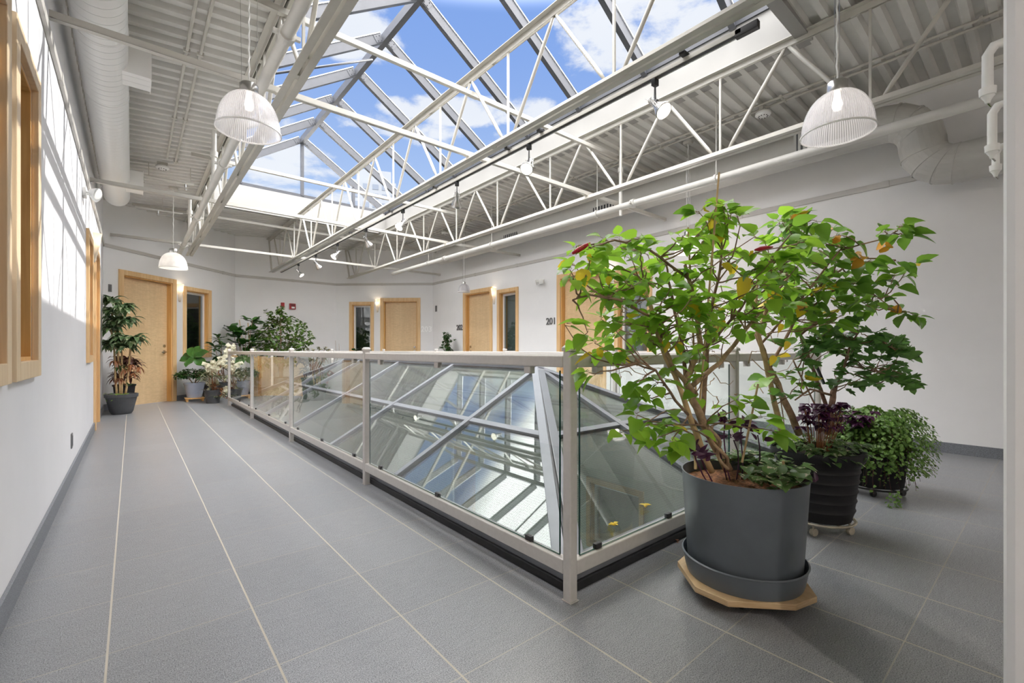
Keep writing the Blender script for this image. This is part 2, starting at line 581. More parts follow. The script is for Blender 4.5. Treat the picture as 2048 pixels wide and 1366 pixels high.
M['leaf_cream'] = leafmat('cream variegated leaf', (0.62, 0.60, 0.45), (0.80, 0.78, 0.62), 0.35)
M['leaf_sage'] = leafmat('grey green variegated leaf', (0.10, 0.15, 0.07), (0.40, 0.38, 0.26), 0.3)

def woodmat(name, c1, c2, stretch=(1, 1, 0.06), scale=22, figured=False, rough=0.38):
    m = bpy.data.materials.new(name)
    m.use_nodes = True
    T = NT(m.node_tree)
    b = T.n['Principled BSDF']
    oc = T.node('ShaderNodeTexCoord').outputs['Object']
    v = T.map(oc, scale=stretch)
    n = T.noise(v, scale * (0.5 if figured else 1), 5, 0.6, 0.6)
    c = T.mix(T.rng(n, 0.15, 0.85) if figured else T.rng(n, 0.3, 0.72), c1, c2)
    if figured:
        wv = T.noise(T.map(oc, scale=(1.3, 1.3, 6)), 4.2, 3, 0.5, 2.2)
        c = T.mix(T.math('MULTIPLY', T.rng(wv, 0.40, 0.62), 0.45), c, tuple(x * 0.86 for x in c1))
    T.set(b.inputs['Base Color'], c)
    b.inputs['Roughness'].default_value = rough
    return m
M['wood'] = woodmat('maple casing', (0.66, 0.42, 0.20), (0.78, 0.54, 0.285))
M['woodlight'] = woodmat('pale maple casing', (0.64, 0.48, 0.30), (0.76, 0.60, 0.41))
M['woodjamb'] = woodmat('golden jamb', (0.62, 0.33, 0.10), (0.74, 0.44, 0.16))
M['door'] = woodmat('figured birch veneer', (0.68, 0.475, 0.26), (0.78, 0.575, 0.34), figured=True, rough=0.3)
M['plywood'] = woodmat('plywood', (0.46, 0.30, 0.15), (0.62, 0.45, 0.26), stretch=(1, 1, 14), scale=10)

def tilemat():
    m = bpy.data.materials.new('grey speckled floor tile')
    m.use_nodes = True
    T = NT(m.node_tree)
    b = T.n['Principled BSDF']
    oc = T.node('ShaderNodeTexCoord').outputs['Object']
    sp = T.node('ShaderNodeSeparateXYZ')
    T.set(sp.inputs[0], oc)
    P = 0.4365
    fx = T.math('DIVIDE', T.math('SUBTRACT', sp.outputs[0], -0.0645 - P * 10), P)
    fy = T.math('DIVIDE', T.math('SUBTRACT', sp.outputs[1], 1.215 - 0.433 * 20), 0.433)
    gx = T.math('ABSOLUTE', T.math('SUBTRACT', T.math('FRACT', T.math('ADD', fx, 0.5)), 0.5))
    gy = T.math('ABSOLUTE', T.math('SUBTRACT', T.math('FRACT', T.math('ADD', fy, 0.5)), 0.5))
    grx = T.rng(gx, 0.0062, 0.0092, 1.0, 0.0)
    gry = T.rng(gy, 0.0035, 0.0065, 1.0, 0.0)
    cmb = T.node('ShaderNodeCombineXYZ')
    T.set(cmb.inputs[0], T.math('FLOOR', fx))
    T.set(cmb.inputs[1], T.math('FLOOR', fy))
    wn = T.node('ShaderNodeTexWhiteNoise')
    T.set(wn.inputs[0], cmb.outputs[0])
    fine = T.noise(oc, 250, 3, 0.75)
    mid = T.noise(T.map(oc, scale=(1, 4, 1)), 13, 6, 0.7)
    f = T.math('ADD', T.math('MULTIPLY', T.rng(fine, 0.36, 0.66), 0.66), T.math('MULTIPLY', mid, 0.34))
    f = T.math('ADD', f, T.math('MULTIPLY', T.math('SUBTRACT', wn.outputs[0], 0.5), 0.05))
    c = T.mix(f, (0.060, 0.064, 0.072), (0.40, 0.408, 0.425))
    gr = T.math('MAXIMUM', T.math('MULTIPLY', grx, 0.95), T.math('MULTIPLY', gry, 0.62))
    c = T.mix(gr, c, (0.44, 0.40, 0.335))
    T.set(b.inputs['Base Color'], c)
    T.set(b.inputs['Roughness'], T.mix(gr, T.rng(fine, 0.3, 0.7, 0.26, 0.42), (0.9, 0.9, 0.9)))
    h = T.math('SUBTRACT', T.math('MULTIPLY', fine, 0.25), gr)
    T.set(b.inputs['Normal'], T.bump(h, 0.25, 0.002))
    return m
M['tile'] = tilemat()
M['basetile'] = mat('grey granite skirting tile', (0.17, 0.18, 0.20), 0.45, noise=(200, 0.45), bump=(200, 0.1))

def ductmat():
    m = bpy.data.materials.new('spiral duct paint')
    m.use_nodes = True
    T = NT(m.node_tree)
    b = T.n['Principled BSDF']
    oc = T.node('ShaderNodeTexCoord').outputs['Object']
    sp = T.node('ShaderNodeSeparateXYZ')
    T.set(sp.inputs[0], oc)
    ang = T.math('DIVIDE', T.math('ARCTAN2', sp.outputs[2], sp.outputs[0]), 2 * math.pi)
    s = T.math('FRACT', T.math('ADD', T.math('MULTIPLY', sp.outputs[1], 11.0), ang))
    line = T.rng(T.math('ABSOLUTE', T.math('SUBTRACT', s, 0.5)), 0.0, 0.05, 1.0, 0.0)
    T.set(b.inputs['Base Color'], (0.82, 0.81, 0.785, 1))
    b.inputs['Roughness'].default_value = 0.4
    T.set(b.inputs['Normal'], T.bump(line, 0.8, 0.006))
    return m
M['duct'] = ductmat()
M['ductgrey'] = mat('grey painted duct', (0.50, 0.49, 0.46), 0.45, noise=(4, 0.04))

# ================================================================== setting
XL, XR = -0.38, 6.33
YN = -3.2                                   # wall behind the camera
PA, PB, PC, PD = (XL, 10.5), (1.925, 12.8), (4.34, 12.8), (XR, 10.97)
ROOM = [(XL, YN), (XR, YN), PD, PC, PB, PA]
HX0, HX1, HY0, HY1 = 1.47, 4.38, 1.37, 9.84  # opening in the floor under the low skylight
WTOP = 4.35

class Frame:
    """local frame on a wall: s along, d into the room, z up"""
    def __init__(self, p, q):
        self.p = Vector((p[0], p[1]))
        self.e = (Vector((q[0], q[1])) - self.p)
        self.len = self.e.length
        self.e.normalize()
        n = Vector((-self.e.y, self.e.x))
        c = Vector((3.0, 5.0)) - self.p
        self.n = n if n.dot(c) > 0 else -n
        self.flip = n.dot(c) <= 0
    def P(self, s, d, z):
        a = self.p + self.e * s + self.n * d
        return Vector((a.x, a.y, z))
    def box(self, mb, s0, s1, d0, d1, z0, z1):
        P = self.P
        pts = [P(s0, d0, z0), P(s1, d0, z0), P(s1, d1, z0), P(s0, d1, z0), P(s0, d0, z1), P(s1, d0, z1), P(s1, d1, z1), P(s0, d1, z1)]
        if self.flip:
            pts = [pts[i] for i in (1, 0, 3, 2, 5, 4, 7, 6)]
        mb.hexa(pts)
    def rot(self):
        return math.atan2(self.e.y, self.e.x)

def wall(name, fr, z0, z1, ops, material, th=0.2, ext=(0, 0)):
    mb = MB()
    s = -ext[0]
    for (a, b, za, zb) in sorted(ops):
        if a > s:
            fr.box(mb, s, a, -th, 0, z0, z1)
        if za > z0:
            fr.box(mb, a, b, -th, 0, z0, za)
        if zb < z1:
            fr.box(mb, a, b, -th, 0, zb, z1)
        s = b
    fr.box(mb, s, fr.len + ext[1], -th, 0, z0, z1)
    return struct(name, mb, material)

F_left = Frame((XL, YN), PA)
F_lb = Frame(PA, PB)
F_back = Frame(PB, PC)
F_rb = Frame(PC, PD)
F_right = Frame((XR, YN), PD)
F_near = Frame((XL, YN), (XR, YN))
WALL_PLANES += [((f.p.x, f.p.y), (f.n.x, f.n.y)) for f in (F_left, F_lb, F_back, F_rb, F_right)]
yl = lambda y: y - YN      # wall coordinate on left / right walls

DCAS = 0.09
# floor with the rectangular opening
mb = MB()
def floor_piece(poly):
    mb.prism(poly, -0.35, 0.0)
floor_piece([(XL - .2, YN - .2), (XR + .2, YN - .2), (XR + .2, HY0), (XL - .2, HY0)])
floor_piece([(XL - .2, HY0), (HX0, HY0), (HX0, HY1), (XL - .2, HY1)])
floor_piece([(HX1, HY0), (XR + .2, HY0), (XR + .2, HY1), (HX1, HY1)])
floor_piece([(XL - .2, HY1), (XR + .2, HY1), (XR + .2, 11.2), (4.4, 13.05), (1.85, 13.05), (XL - .2, 10.8)])
struct('floor', mb, M['tile'])

# --- doors and windows as (s0, s1) of the outer casing on each wall
def on_wall(fr, u):
    """wall coordinate hit by the vertical plane through image column u"""
    a = (u - 1024) / 910.0
    d = Vector((FW[0] + RT[0] * a, FW[1] + RT[1] * a))
    den = d.x * (-fr.e.y) + d.y * fr.e.x
    t = (fr.p.x * (-fr.e.y) + fr.p.y * fr.e.x) / den
    return (d * t - fr.p).dot(fr.e)
doors = {'left': [(yl(7.95), yl(8.95), 2.42)], 'lb': [(0.50, 1.80, 2.48)], 'rb': [], 'right': []}
doors['lb'] = [(on_wall(F_lb, 236.5), on_wall(F_lb, 351.5), 2.48)]
doors['rb'] = [(on_wall(F_rb, 761), on_wall(F_rb, 841), 2.47)]
doors['right'] = [(yl(8.27), yl(9.455), 2.49), (yl(5.02), yl(6.205), 2.49)]
wins = {'left': [(yl(1.20), yl(1.84), .91, 2.40), (yl(1.94), yl(2.58), .91, 2.40), (yl(2.68), yl(3.32), .91, 2.40), (yl(6.72), yl(7.45), .90, 2.36)],
        'lb': [(on_wall(F_lb, 365.6), on_wall(F_lb, 421.7), .88, 2.38)],
        'rb': [(on_wall(F_rb, 699), on_wall(F_rb, 748), .88, 2.37)],
        'right': [(yl(7.357), yl(8.085), .88, 2.39), (yl(4.11), yl(4.84), .88, 2.39)]}
def ops(k, cas=DCAS):
    r = [(a + DCAS, b - DCAS, 0.0, z - DCAS) for a, b, z in doors.get(k, [])]
    r += [(a + .08, b - .08, z0 + .08, z1 - .08) for a, b, z0, z1 in wins.get(k, [])]
    return r
wall('wall_left', F_left, 0, WTOP, ops('left'), M['panelwall'], ext=(.2, .1))
wall('wall_back_left', F_lb, 0, WTOP, ops('lb'), M['wall'], ext=(.1, .1))
wall('wall_back', F_back, 0, WTOP, [], M['wall'])
wall('wall_back_right', F_rb, 0, WTOP, ops('rb'), M['wall'], ext=(.1, .1))
wall('wall_right', F_right, 0, WTOP, ops('right'), M['wall'], ext=(.2, .1))
wall('wall_near', F_near, 0, WTOP, [(3.1, 4.5, .9, 2.3)], M['wall'])
wins['near'] = [(3.02, 4.58, .82, 2.38)]

# --- granite skirting, one piece per run between doors
def skirting(name, fr, gaps):
    mb = MB()
    s = 0.0
    for a, b in sorted(gaps) + [(fr.len, fr.len)]:
        if a > s + .02:
            fr.box(mb, s, a, 0.0005, 0.014, 0, 0.105)
        s = b
    struct(name, mb, M['basetile'])
skirting('baseboard_left', F_left, [(a, b) for a, b, z in doors['left']])
skirting('baseboard_back_left', F_lb, [(a, b) for a, b, z in doors['lb']])
skirting('baseboard_back', F_back, [])
skirting('baseboard_back_right', F_rb, [(a, b) for a, b, z in doors['rb']])
skirting('baseboard_right', F_right, [(a, b) for a, b, z in doors['right']])
skirting('baseboard_near', F_near, [])

# --- raceway moulding round the room at 2.85 m, with joint covers
def raceway(name, fr, z, a, b):
    mb = MB()
    fr.box(mb, a, b, 0.0005, 0.022, z - .03, z + .03)
    s = a + 1.3
    while s < b - .3:
        fr.box(mb, s - .035, s + .035, 0, 0.026, z - .034, z + .034)
        s += 1.55
    return struct(name, mb, M['trimgrey'], bevel=.003)
raceway('trim_1', F_left, 2.87, 0.0, F_left.len)
raceway('trim_2', F_lb, 2.85, 0, F_lb.len)
raceway('trim_3', F_back, 2.85, 0, F_back.len)
raceway('trim_4', F_rb, 2.85, 0, F_rb.len)
raceway('trim_5', F_right, 2.85, 0, F_right.len)

# --- door units
def door_unit(i, fr, s0, s1, ztop, hinge_left, label, light=False):
    c = (s0 + s1) / 2
    t = thing('door_%d' % i, label, 'door', fr.P(c, 0, 0), kind='structure')
    w_ = DCAS
    m = MB()
    fr.box(m, s0, s0 + w_, 0.0, .026, 0, ztop)
    fr.box(m, s1 - w_, s1, 0.0, .026, 0, ztop)
    fr.box(m, s0 + w_, s1 - w_, 0.0, .026, ztop - w_, ztop)
    m.build('casing', M['woodlight'] if light else M['wood'], t, bevel=.003)
    m = MB()
    a, b, zt = s0 + w_, s1 - w_, ztop - w_
    fr.box(m, a, a + .022, -.20, -.001, 0, zt)
    fr.box(m, b - .022, b, -.20, -.001, 0, zt)
    fr.box(m, a + .022, b - .022, -.20, -.001, zt - .022, zt)
    fr.box(m, a + .022, a + .036, -.20, -.135, 0, zt - .022)   # stops
    fr.box(m, b - .036, b - .022, -.20, -.135, 0, zt - .022)
    m.build('jamb', M['woodjamb'], t, bevel=.002)
    m = MB()
    la, lb_ = a + .026, b - .026
    fr.box(m, la, lb_, -.132, -.09, .008, zt - .026)
    leaf = m.build('door_leaf', M['door'], t)
    m = MB()
    hs = (lb_ - .07) if hinge_left else (la + .07)
    sg = -1 if hinge_left else 1
    d0 = -.09
    def disc(s, z, r, d1):
        n = 14
        pts0 = [fr.P(s + math.cos(2 * math.pi * k / n) * r, d0 + .001, z + math.sin(2 * math.pi * k / n) * r) for k in range(n)]
        pts1 = [p + Vector((fr.n.x, fr.n.y, 0)) * d1 for p in pts0]
        m.add(pts0 + pts1, [tuple(range(n)), tuple(range(2 * n - 1, n - 1, -1))] + [(k, (k + 1) % n, n + (k + 1) % n, n + k) for k in range(n)])
    disc(hs, 1.0, .034, .012)
    m.tube([fr.P(hs, d0 + .01, 1.0), fr.P(hs, d0 + .055, 1.0), fr.P(hs + sg * .02, d0 + .06, 1.0), fr.P(hs + sg * .115, d0 + .058, .995)], [.011, .011, .011, .008], 10)
    m.build('door_handle', M['chrome'], leaf, smooth=True, autosmooth=True)
    m = MB()
    disc(hs, 1.12, .028, .018)
    m.build('deadbolt', M['chrome'], leaf)
    return t
door_unit(1, F_left, *doors['left'][0], True, 'wooden framed doorway in the left wall, seen edge-on')
door_unit(2, F_lb, *doors['lb'][0], True, 'birch door behind the tall striped dracaena')
door_unit(3, F_rb, *doors['rb'][0], True, 'birch door beside the white number 203')
door_unit(4, F_right, *doors['right'][0], True, 'birch door beside the dark number 202')
door_unit(5, F_right, *doors['right'][1], True, 'birch door partly behind the big hibiscus, by the number 201', light=False)

def window_unit(i, fr, s0, s1, z0, z1, label, light=False, blind=False, vinyl=True):
    c = (s0 + s1) / 2
    t = thing('window_%d' % i, label, 'window', fr.P(c, 0, z0), kind='structure')
    w_ = .08
    m = MB()
    pr = .026
    fr.box(m, s0, s0 + w_, 0, pr, z0, z1)
    fr.box(m, s1 - w_, s1, 0, pr, z0, z1)
    fr.box(m, s0 + w_, s1 - w_, 0, pr, z1 - w_, z1)
    fr.box(m, s0 + w_, s1 - w_, 0, pr, z0, z0 + w_)
    m.build('casing', M['woodlight'] if light else M['wood'], t, bevel=.003)
    a, b, za, zb = s0 + w_, s1 - w_, z0 + w_, z1 - w_
    m = MB()
    fr.box(m, a, a + .018, -.20, -.001, za, zb)
    fr.box(m, b - .018, b, -.20, -.001, za, zb)
    fr.box(m, a + .018, b - .018, -.20, -.001, zb - .018, zb)
    fr.box(m, a + .018, b - .018, -.20, -.001, za, za + .018)
    m.build('jamb', M['woodjamb'], t)
    a, b, za, zb = a + .018, b - .018, za + .018, zb - .018
    if vinyl:
        m = MB()
        v = .045
        fr.box(m, a, a + v, -.13, -.075, za, zb)
        fr.box(m, b - v, b, -.13, -.075, za, zb)
        fr.box(m, a + v, b - v, -.13, -.075, zb - v, zb)
        fr.box(m, a + v, b - v, -.13, -.075, za, za + v)
        m.build('sash', M['pvcwhite'], t)
        a, b, za, zb = a + v, b - v, za + v, zb - v
    m = MB()
    fr.box(m, a, b, -.107, -.099, za, zb)
    m.build('pane', M['glass_win'], t)
    m = MB()
    if blind:
        fr.box(m, s0 - .05, s1 + .05, -.24, -.215, z0 - .05, z1 + .05)
        m.build('blind', M['blind'], t)
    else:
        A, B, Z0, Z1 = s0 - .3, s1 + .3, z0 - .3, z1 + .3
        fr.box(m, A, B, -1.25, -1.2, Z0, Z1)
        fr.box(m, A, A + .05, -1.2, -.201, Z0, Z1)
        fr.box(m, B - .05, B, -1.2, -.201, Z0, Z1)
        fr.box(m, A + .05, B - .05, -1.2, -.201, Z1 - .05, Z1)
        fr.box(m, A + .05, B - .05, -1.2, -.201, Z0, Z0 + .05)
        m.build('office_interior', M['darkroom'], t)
    return t
window_unit(1, F_left, *wins['left'][0], 'wood framed window in the left wall, beside the camera', light=True, vinyl=False)
window_unit(2, F_left, *wins['left'][1], 'wood framed window cut by the left edge of the photo', light=True, vinyl=False)
window_unit(3, F_left, *wins['left'][2], 'large sunlit wood framed window on the left wall', light=True, vinyl=False)
window_unit(4, F_left, *wins['left'][3], 'narrow looking far window on the left wall before the doorway', vinyl=False)
window_unit(5, F_lb, *wins['lb'][0], 'wood framed sidelight right of the door with the dracaena')
window_unit(6, F_rb, *wins['rb'][0], 'wood framed sidelight left of door 203')
window_unit(7, F_right, *wins['right'][0], 'wood framed sidelight right of door 202', blind=True)
window_unit(8, F_right, *wins['right'][1], 'wood framed sidelight seen through the hibiscus leaves', blind=True)
window_unit(9, F_near, *wins['near'][0], 'wood framed window in the wall behind the camera')

# --- white column at the right edge of the view
mb = MB()
mb.box((1.60, -.22, 0), (1.92, .083, 3.95))
o = mb.build('column', M['wall'], bevel=.02, kind='structure')

# --- roof deck: trapezoid ribs along x
def zdeck(x):
    return 3.62 + .085 * (x - XL) if x < 2.7 else 3.882 - .04 * (x - 2.7)
def deck(mb, x0, x1, y0, y1):
    xs = [x0, x1] if not (x0 < 2.7 < x1) else [x0, 2.7, x1]
    P, dep = .152, .042
    prof = []
    k0 = math.floor(y0 / P) - 1
    y = k0 * P
    pts = []
    while y < y1 + P:
        pts += [(y, 0), (y + .050, 0), (y + .068, dep), (y + .134, dep)]
        y += P
    # clip
    def h_at(yy):
        for (a, ha), (b, hb) in zip(pts, pts[1:]):
            if a <= yy <= b:
                return ha + (hb - ha) * (yy - a) / max(1e-9, b - a)
        return 0
    prof = [(y0, h_at(y0))] + [p for p in pts if y0 < p[0] < y1] + [(y1, h_at(y1))]
    nx = len(xs)
    vs_ = [(x, yy, zdeck(x) + h) for (yy, h) in prof for x in xs]
    fs_ = []
    for i in range(len(prof) - 1):
        for j in range(nx - 1):
            fs_.append((i * nx + j, (i + 1) * nx + j, (i + 1) * nx + j + 1, i * nx + j + 1))
    mb.add(vs_, fs_)
SX0, SX1, SY0, SY1 = 0.95, 4.62, 1.48, 10.2
mb = MB()
deck(mb, XL - .3, 2.7, YN - .3, SY0 - .1)
deck(mb, XL - .3, SX0, SY0 - .1, SY1 + .1)
deck(mb, XL - .3, 2.7, SY1 + .1, 13.2)
struct('ceiling_left', mb, M['deck'])
mb = MB()
deck(mb, 2.7, XR + .3, YN - .3, SY0 - .1)
deck(mb, SX1, XR + .3, SY0 - .1, SY1 + .1)
deck(mb, 2.7, XR + .3, SY1 + .1, 13.2)
struct('ceiling_right', mb, M['deck'])
# roofing above the deck, so no daylight leaks past the ribs
mb = MB()
for (x0, x1, y0, y1) in ((XL - .4, XR + .4, YN - .4, SY0 - .1), (XL - .4, SX0 - .1, SY0 - .1, SY1 + .1), (SX1 + .1, XR + .4, SY0 - .1, SY1 + .1), (XL - .4, XR + .4, SY1 + .1, 13.3)):
    mb.box((x0, y0, 3.99), (x1, y1, 4.2))
struct('roof', mb, M['deck'])

# ================================================================== roof skylight
ZE = 4.26        # eave
RX, RZ = 2.76, 5.46
sk = thing('roof_skylight', 'long gabled glass skylight over the opening in the steel deck roof', 'skylight', (RX, (SY0 + SY1) / 2, 3.83))
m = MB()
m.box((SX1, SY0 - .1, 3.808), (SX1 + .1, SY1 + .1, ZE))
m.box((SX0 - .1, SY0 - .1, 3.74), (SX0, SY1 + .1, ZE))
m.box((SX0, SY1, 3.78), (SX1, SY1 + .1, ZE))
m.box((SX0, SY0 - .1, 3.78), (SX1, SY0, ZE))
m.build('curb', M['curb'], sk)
m = MB()
for x in (SX0 - .02, SX1 + .02):
    m.bar((x, SY0, ZE + .03), (x, SY1, ZE + .03), .08, .06)
m.bar((SX0, SY1 + .03, ZE + .03), (SX1, SY1 + .03, ZE + .03), .06, .06)
m.bar((SX0, SY0 - .03, ZE + .03), (SX1, SY0 - .03, ZE + .03), .06, .06)
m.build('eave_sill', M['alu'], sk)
m = MB()
m.bar((RX, SY0 - .03, RZ), (RX, SY1 + .03, RZ), .075, .13)
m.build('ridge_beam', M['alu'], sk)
NR = 9
SP = (SY1 - .04 - (SY1 - .04 - 8 * 1.02)) / 8
YR = [SY1 + .02 - 1.018 * k for k in range(9)]
slope_l = Vector((RX - SX0, 0, RZ - ZE)).normalized()
for y in YR + [SY0]:
    for sd in (-1, 1):
        ex = SX1 + .02 if sd > 0 else SX0 - .02
        r = MB()
        r.slot = 0
        a, b = Vector((RX + sd * .04, y, RZ)), Vector((ex, y, ZE + .03))
        r.bar(a, b, .062, .12)
        r.slot = 1
        r.bar(a, b, .085, .012, off=(0, .066))
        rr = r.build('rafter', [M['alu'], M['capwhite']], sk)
        g = MB()       # splice plate with bolts at the ridge
        n = (b - a).normalized()
        g.bar(a + n * .01, a + n * .13, .075, .10)
        for q in (.04, .09):
            for h in (-.03, .03):
                g.ball(a + n * q + Vector((0, -.04, 0)) + n.cross(Vector((0, 1, 0))) * h, .007, 4)
        g.build('splice_plate', M['alu'], rr)
m = MB()                                   # gable ends
for x in (1.62, RX, 3.85):
    zt = RZ - (RZ - ZE) * abs(x - RX) / (SX1 - RX) - .05
    p = MB()
    p.bar((x, SY1 + .02, ZE + .03), (x, SY1 + .02, zt), .06, .06, up=(0, 1, 0))
    p.build('gable_post', M['alu'], sk)
def pane(pts, mat_, parent, name='glass_pane', th=.012):
    a, b, c = Vector(pts[0]), Vector(pts[1]), Vector(pts[2])
    n = (b - a).cross(c - a).normalized() * th
    k = len(pts)
    q = [Vector(p) for p in pts] + [Vector(p) + n for p in pts]
    g = MB()
    g.add(q, [tuple(range(k - 1, -1, -1)), tuple(range(k, 2 * k))] + [(i, (i + 1) % k, k + (i + 1) % k, k + i) for i in range(k)])
    return g.build(name, mat_, parent)
ys = sorted(YR + [SY0])
for y0, y1 in zip(ys, ys[1:]):
    for sd in (-1, 1):
        ex = SX1 + .02 if sd > 0 else SX0 - .02
        o_ = .085
        pane([(RX, y0 + .002, RZ + o_), (RX, y1 - .002, RZ + o_), (ex, y1 - .002, ZE + .03 + o_), (ex, y0 + .002, ZE + .03 + o_)], M['glass_roof'], sk)
pane([(SX0, SY1 + .06, ZE + .06), (SX1, SY1 + .06, ZE + .06), (RX, SY1 + .06, RZ + .05)], M['glass_roof'], sk, 'gable_glass')
pane([(SX0, SY0 - .06, ZE + .06), (SX1, SY0 - .06, ZE + .06), (RX, SY0 - .06, RZ + .05)], M['glass_roof'], sk, 'gable_glass')
m = MB()
m.tube([(SX0 + .25, 6.42, 4.47), (RX - .06, 6.42, RZ - .17)], .016, 8)
m.build('tie_rod', M['alu'], sk, smooth=True)

# ================================================================== steel joists
def joist(name, label, x, y0, y1, ztop, zbot, phase, side_shift=0, diag=.032, bend=None):
    t = thing(name, label, 'joist', (x, (y0 + y1) / 2, zbot), group='open web steel joists under the roof')
    def chord(nm, z, sgn, ya, yb):
        m = MB()
        for s in (-1, 1):
            m.box((x + s * .035 - .025, ya, z - .0035), (x + s * .035 + .025, yb, z + .0035))          # horizontal leg
            m.box((x + s * .0125 - .003, ya, min(z, z + sgn * .055)), (x + s * .0125 + .003, yb, max(z, z + sgn * .055)))
        y = ya + .6
        while y < yb:
            m.box((x - .0095, y - .03, min(z, z + sgn * .05)), (x + .0095, y + .03, max(z, z + sgn * .05)))
            y += 1.2
        m.build(nm, M['steel'], t, bevel=.0015)
    chord('top_chord', ztop, -1, y0, y1)
    chord('bottom_chord', zbot, 1, y0 + .0, y1 - .25)
    sp = 1.2
    k = math.floor((y0 - phase) / sp)
    y = phase + k * sp
    zt, zb = ztop - .03, zbot + .03
    while y < y1 - .3:
        for (ya, yb) in ((y, y + .53), (y + .67, y + 1.2)):
            za, zb_ = (zt, zb) if ya == y else (zb, zt)
            if ya > y0 and yb < y1 - .12:
                m = MB()
                d_ = diag
                m.tube([(x, ya, za), (x, ya + (yb - ya) * .12, za + (zb_ - za) * .12), (x, ya + (yb - ya) * .88, za + (zb_ - za) * .88), (x, yb, zb_)], [d_ * .28, d_ * .5, d_ * .5, d_ * .28], 8)
                m.build('web_diagonal', M['steel'], t, smooth=True)
        yv = y + .6
        if y0 < yv < y1 - .3:
            m = MB()
            m.bar((x, yv, zb), (x, yv, zt), .018, .018, up=(0, 1, 0))
            m.build('web_vertical', M['steel'], t)
        y += sp
    # end post and bearing
    m = MB()
    m.bar((x, y1 - .30, zb), (x, y1 - .02, zt), diag, diag, up=(0, 1, 0))
    m.build('web_diagonal', M['steel'], t)
    return t
joist('steel_joist', 'leftmost open web steel joist, running beside the glass pendant and fat pipe', 0.90, YN + .05, 11.66, 3.715, 2.97, 0.30)
joist('steel_joist', 'middle open web steel joist carrying the spotlight track', 2.66, YN + .05, 12.78, 3.83, 2.97, 0.24)
joist('steel_joist', 'rightmost open web steel joist, along the right edge of the skylight curb', 4.50, YN + .05, 12.53, 3.80, 2.97, 0.35, diag=.036)

# bridging bars
def bridging(label, y, z, x0, x1):
    m = MB()
    m.box((x0, y - .002, z - .022), (x1, y + .002, z + .022))
    m.box((x0, y - .002, z - .024), (x1, y + .036, z - .020))
    for xj in (.90, 2.66, 4.50):
        if x0 < xj < x1:
            m.box((xj - .05, y - .006, z - .0275), (xj + .05, y + .040, z - .018))
    o = m.build('bridging_bar', M['steel'])
    tag(o, label, 'brace', 'angle bars bracing the joists')
bridging('nearest low cross bar, starting at the left wall in front of the duct', 3.86, 3.053, XL, XR)
bridging('nearest high cross bar under the skylight', 3.78, 3.63, .60, XR)
bridging('middle low cross bar, passing below the end of the round duct', 7.30, 3.053, XL, XR)
bridging('middle high cross bar crossing before the far skylight posts', 7.32, 3.63, .60, XR)
bridging('farthest low cross bar, above the red fire alarm boxes', 10.55, 3.053, XL + .09, XR)
bridging('farthest high cross bar, beyond the skylight gable', 10.50, 3.63, .0, XR)

# ================================================================== pipes and ducts
def clamp_ring(m, c, axis, r):
    m.lathe([(r, -.03), (r + .012, -.03), (r + .014, 0), (r + .012, .03), (r, .03)], c, 16, axis=axis)
    for s in (-1, 1):
        m.box((c[0] + s * (r + .022) - .018, c[1] - .012, c[2] - .012), (c[0] + s * (r + .022) + .018, c[1] + .012, c[2] + .012))
t = thing('sprinkler_pipe', 'fat off white pipe running just left of the leftmost joist', 'pipe', (.76, 6, 3.03), group='sprinkler mains')
m = MB()
m.tube([(.735, YN + .02, 2.985), (.735, 11.45, 2.985)], .038, 18)
m.build('pipe_run', M['pipe'], t, smooth=True, autosmooth=True)
for y in (.9, 3.05, 5.6, 8.1, 10.4):
    m = MB()
    clamp_ring(m, (.735, y, 2.985), (0, 1, 0), .038)
    m.build('coupling', M['pipe'], t)
for y in (2.72, 6.3, 9.2):
    m = MB()
    m.tube([(.735, y, 3.00), (.735, y, 3.60)], .026, 12)
    m.lathe([(.026, -.03), (.04, -.03), (.04, .03), (.026, .03)], (.735, y, 3.32), 12)
    m.build('riser', M['pipe'], t, smooth=True, autosmooth=True)
t = thing('sprinkler_pipe', 'long pipe along the right wall, ending above door 202', 'pipe', (5.03, 5, 2.96), group='sprinkler mains')
m = MB()
m.tube([(5.03, YN + .02, 2.955), (5.03, 10.7, 2.955)], .043, 18)
m.build('pipe_run', M['pipe'], t, smooth=True, autosmooth=True)
for y in (3.55, 8.2):
    m = MB()
    clamp_ring(m, (5.03, y, 2.955), (0, 1, 0), .043)
    m.build('coupling', M['pipe'], t)
for y in (2.45, 4.15, 6.6, 8.9):
    m = MB()
    m.tube([(5.03, y, 2.96), (5.03, y, zdeck(5.03))], .006, 6)
    m.lathe([(.05, -.012), (.056, -.012), (.056, .012), (.05, .012)], (5.03, y, 2.955), 14, axis=(0, 1, 0))
    m.build('hanger_rod', M['pipe'], t)
m = MB()
m.tube([(5.03, 3.75, 2.99), (5.03, 3.75, 3.72)], .024, 12)
m.lathe([(.024, -.03), (.038, -.03), (.038, .03), (.024, .03)], (5.03, 3.75, 3.45), 12)
m.tube([(5.03, 3.75, 2.92), (5.03, 3.75, 2.84)], .02, 10)
m.build('riser', M['pipe'], t, smooth=True, autosmooth=True)

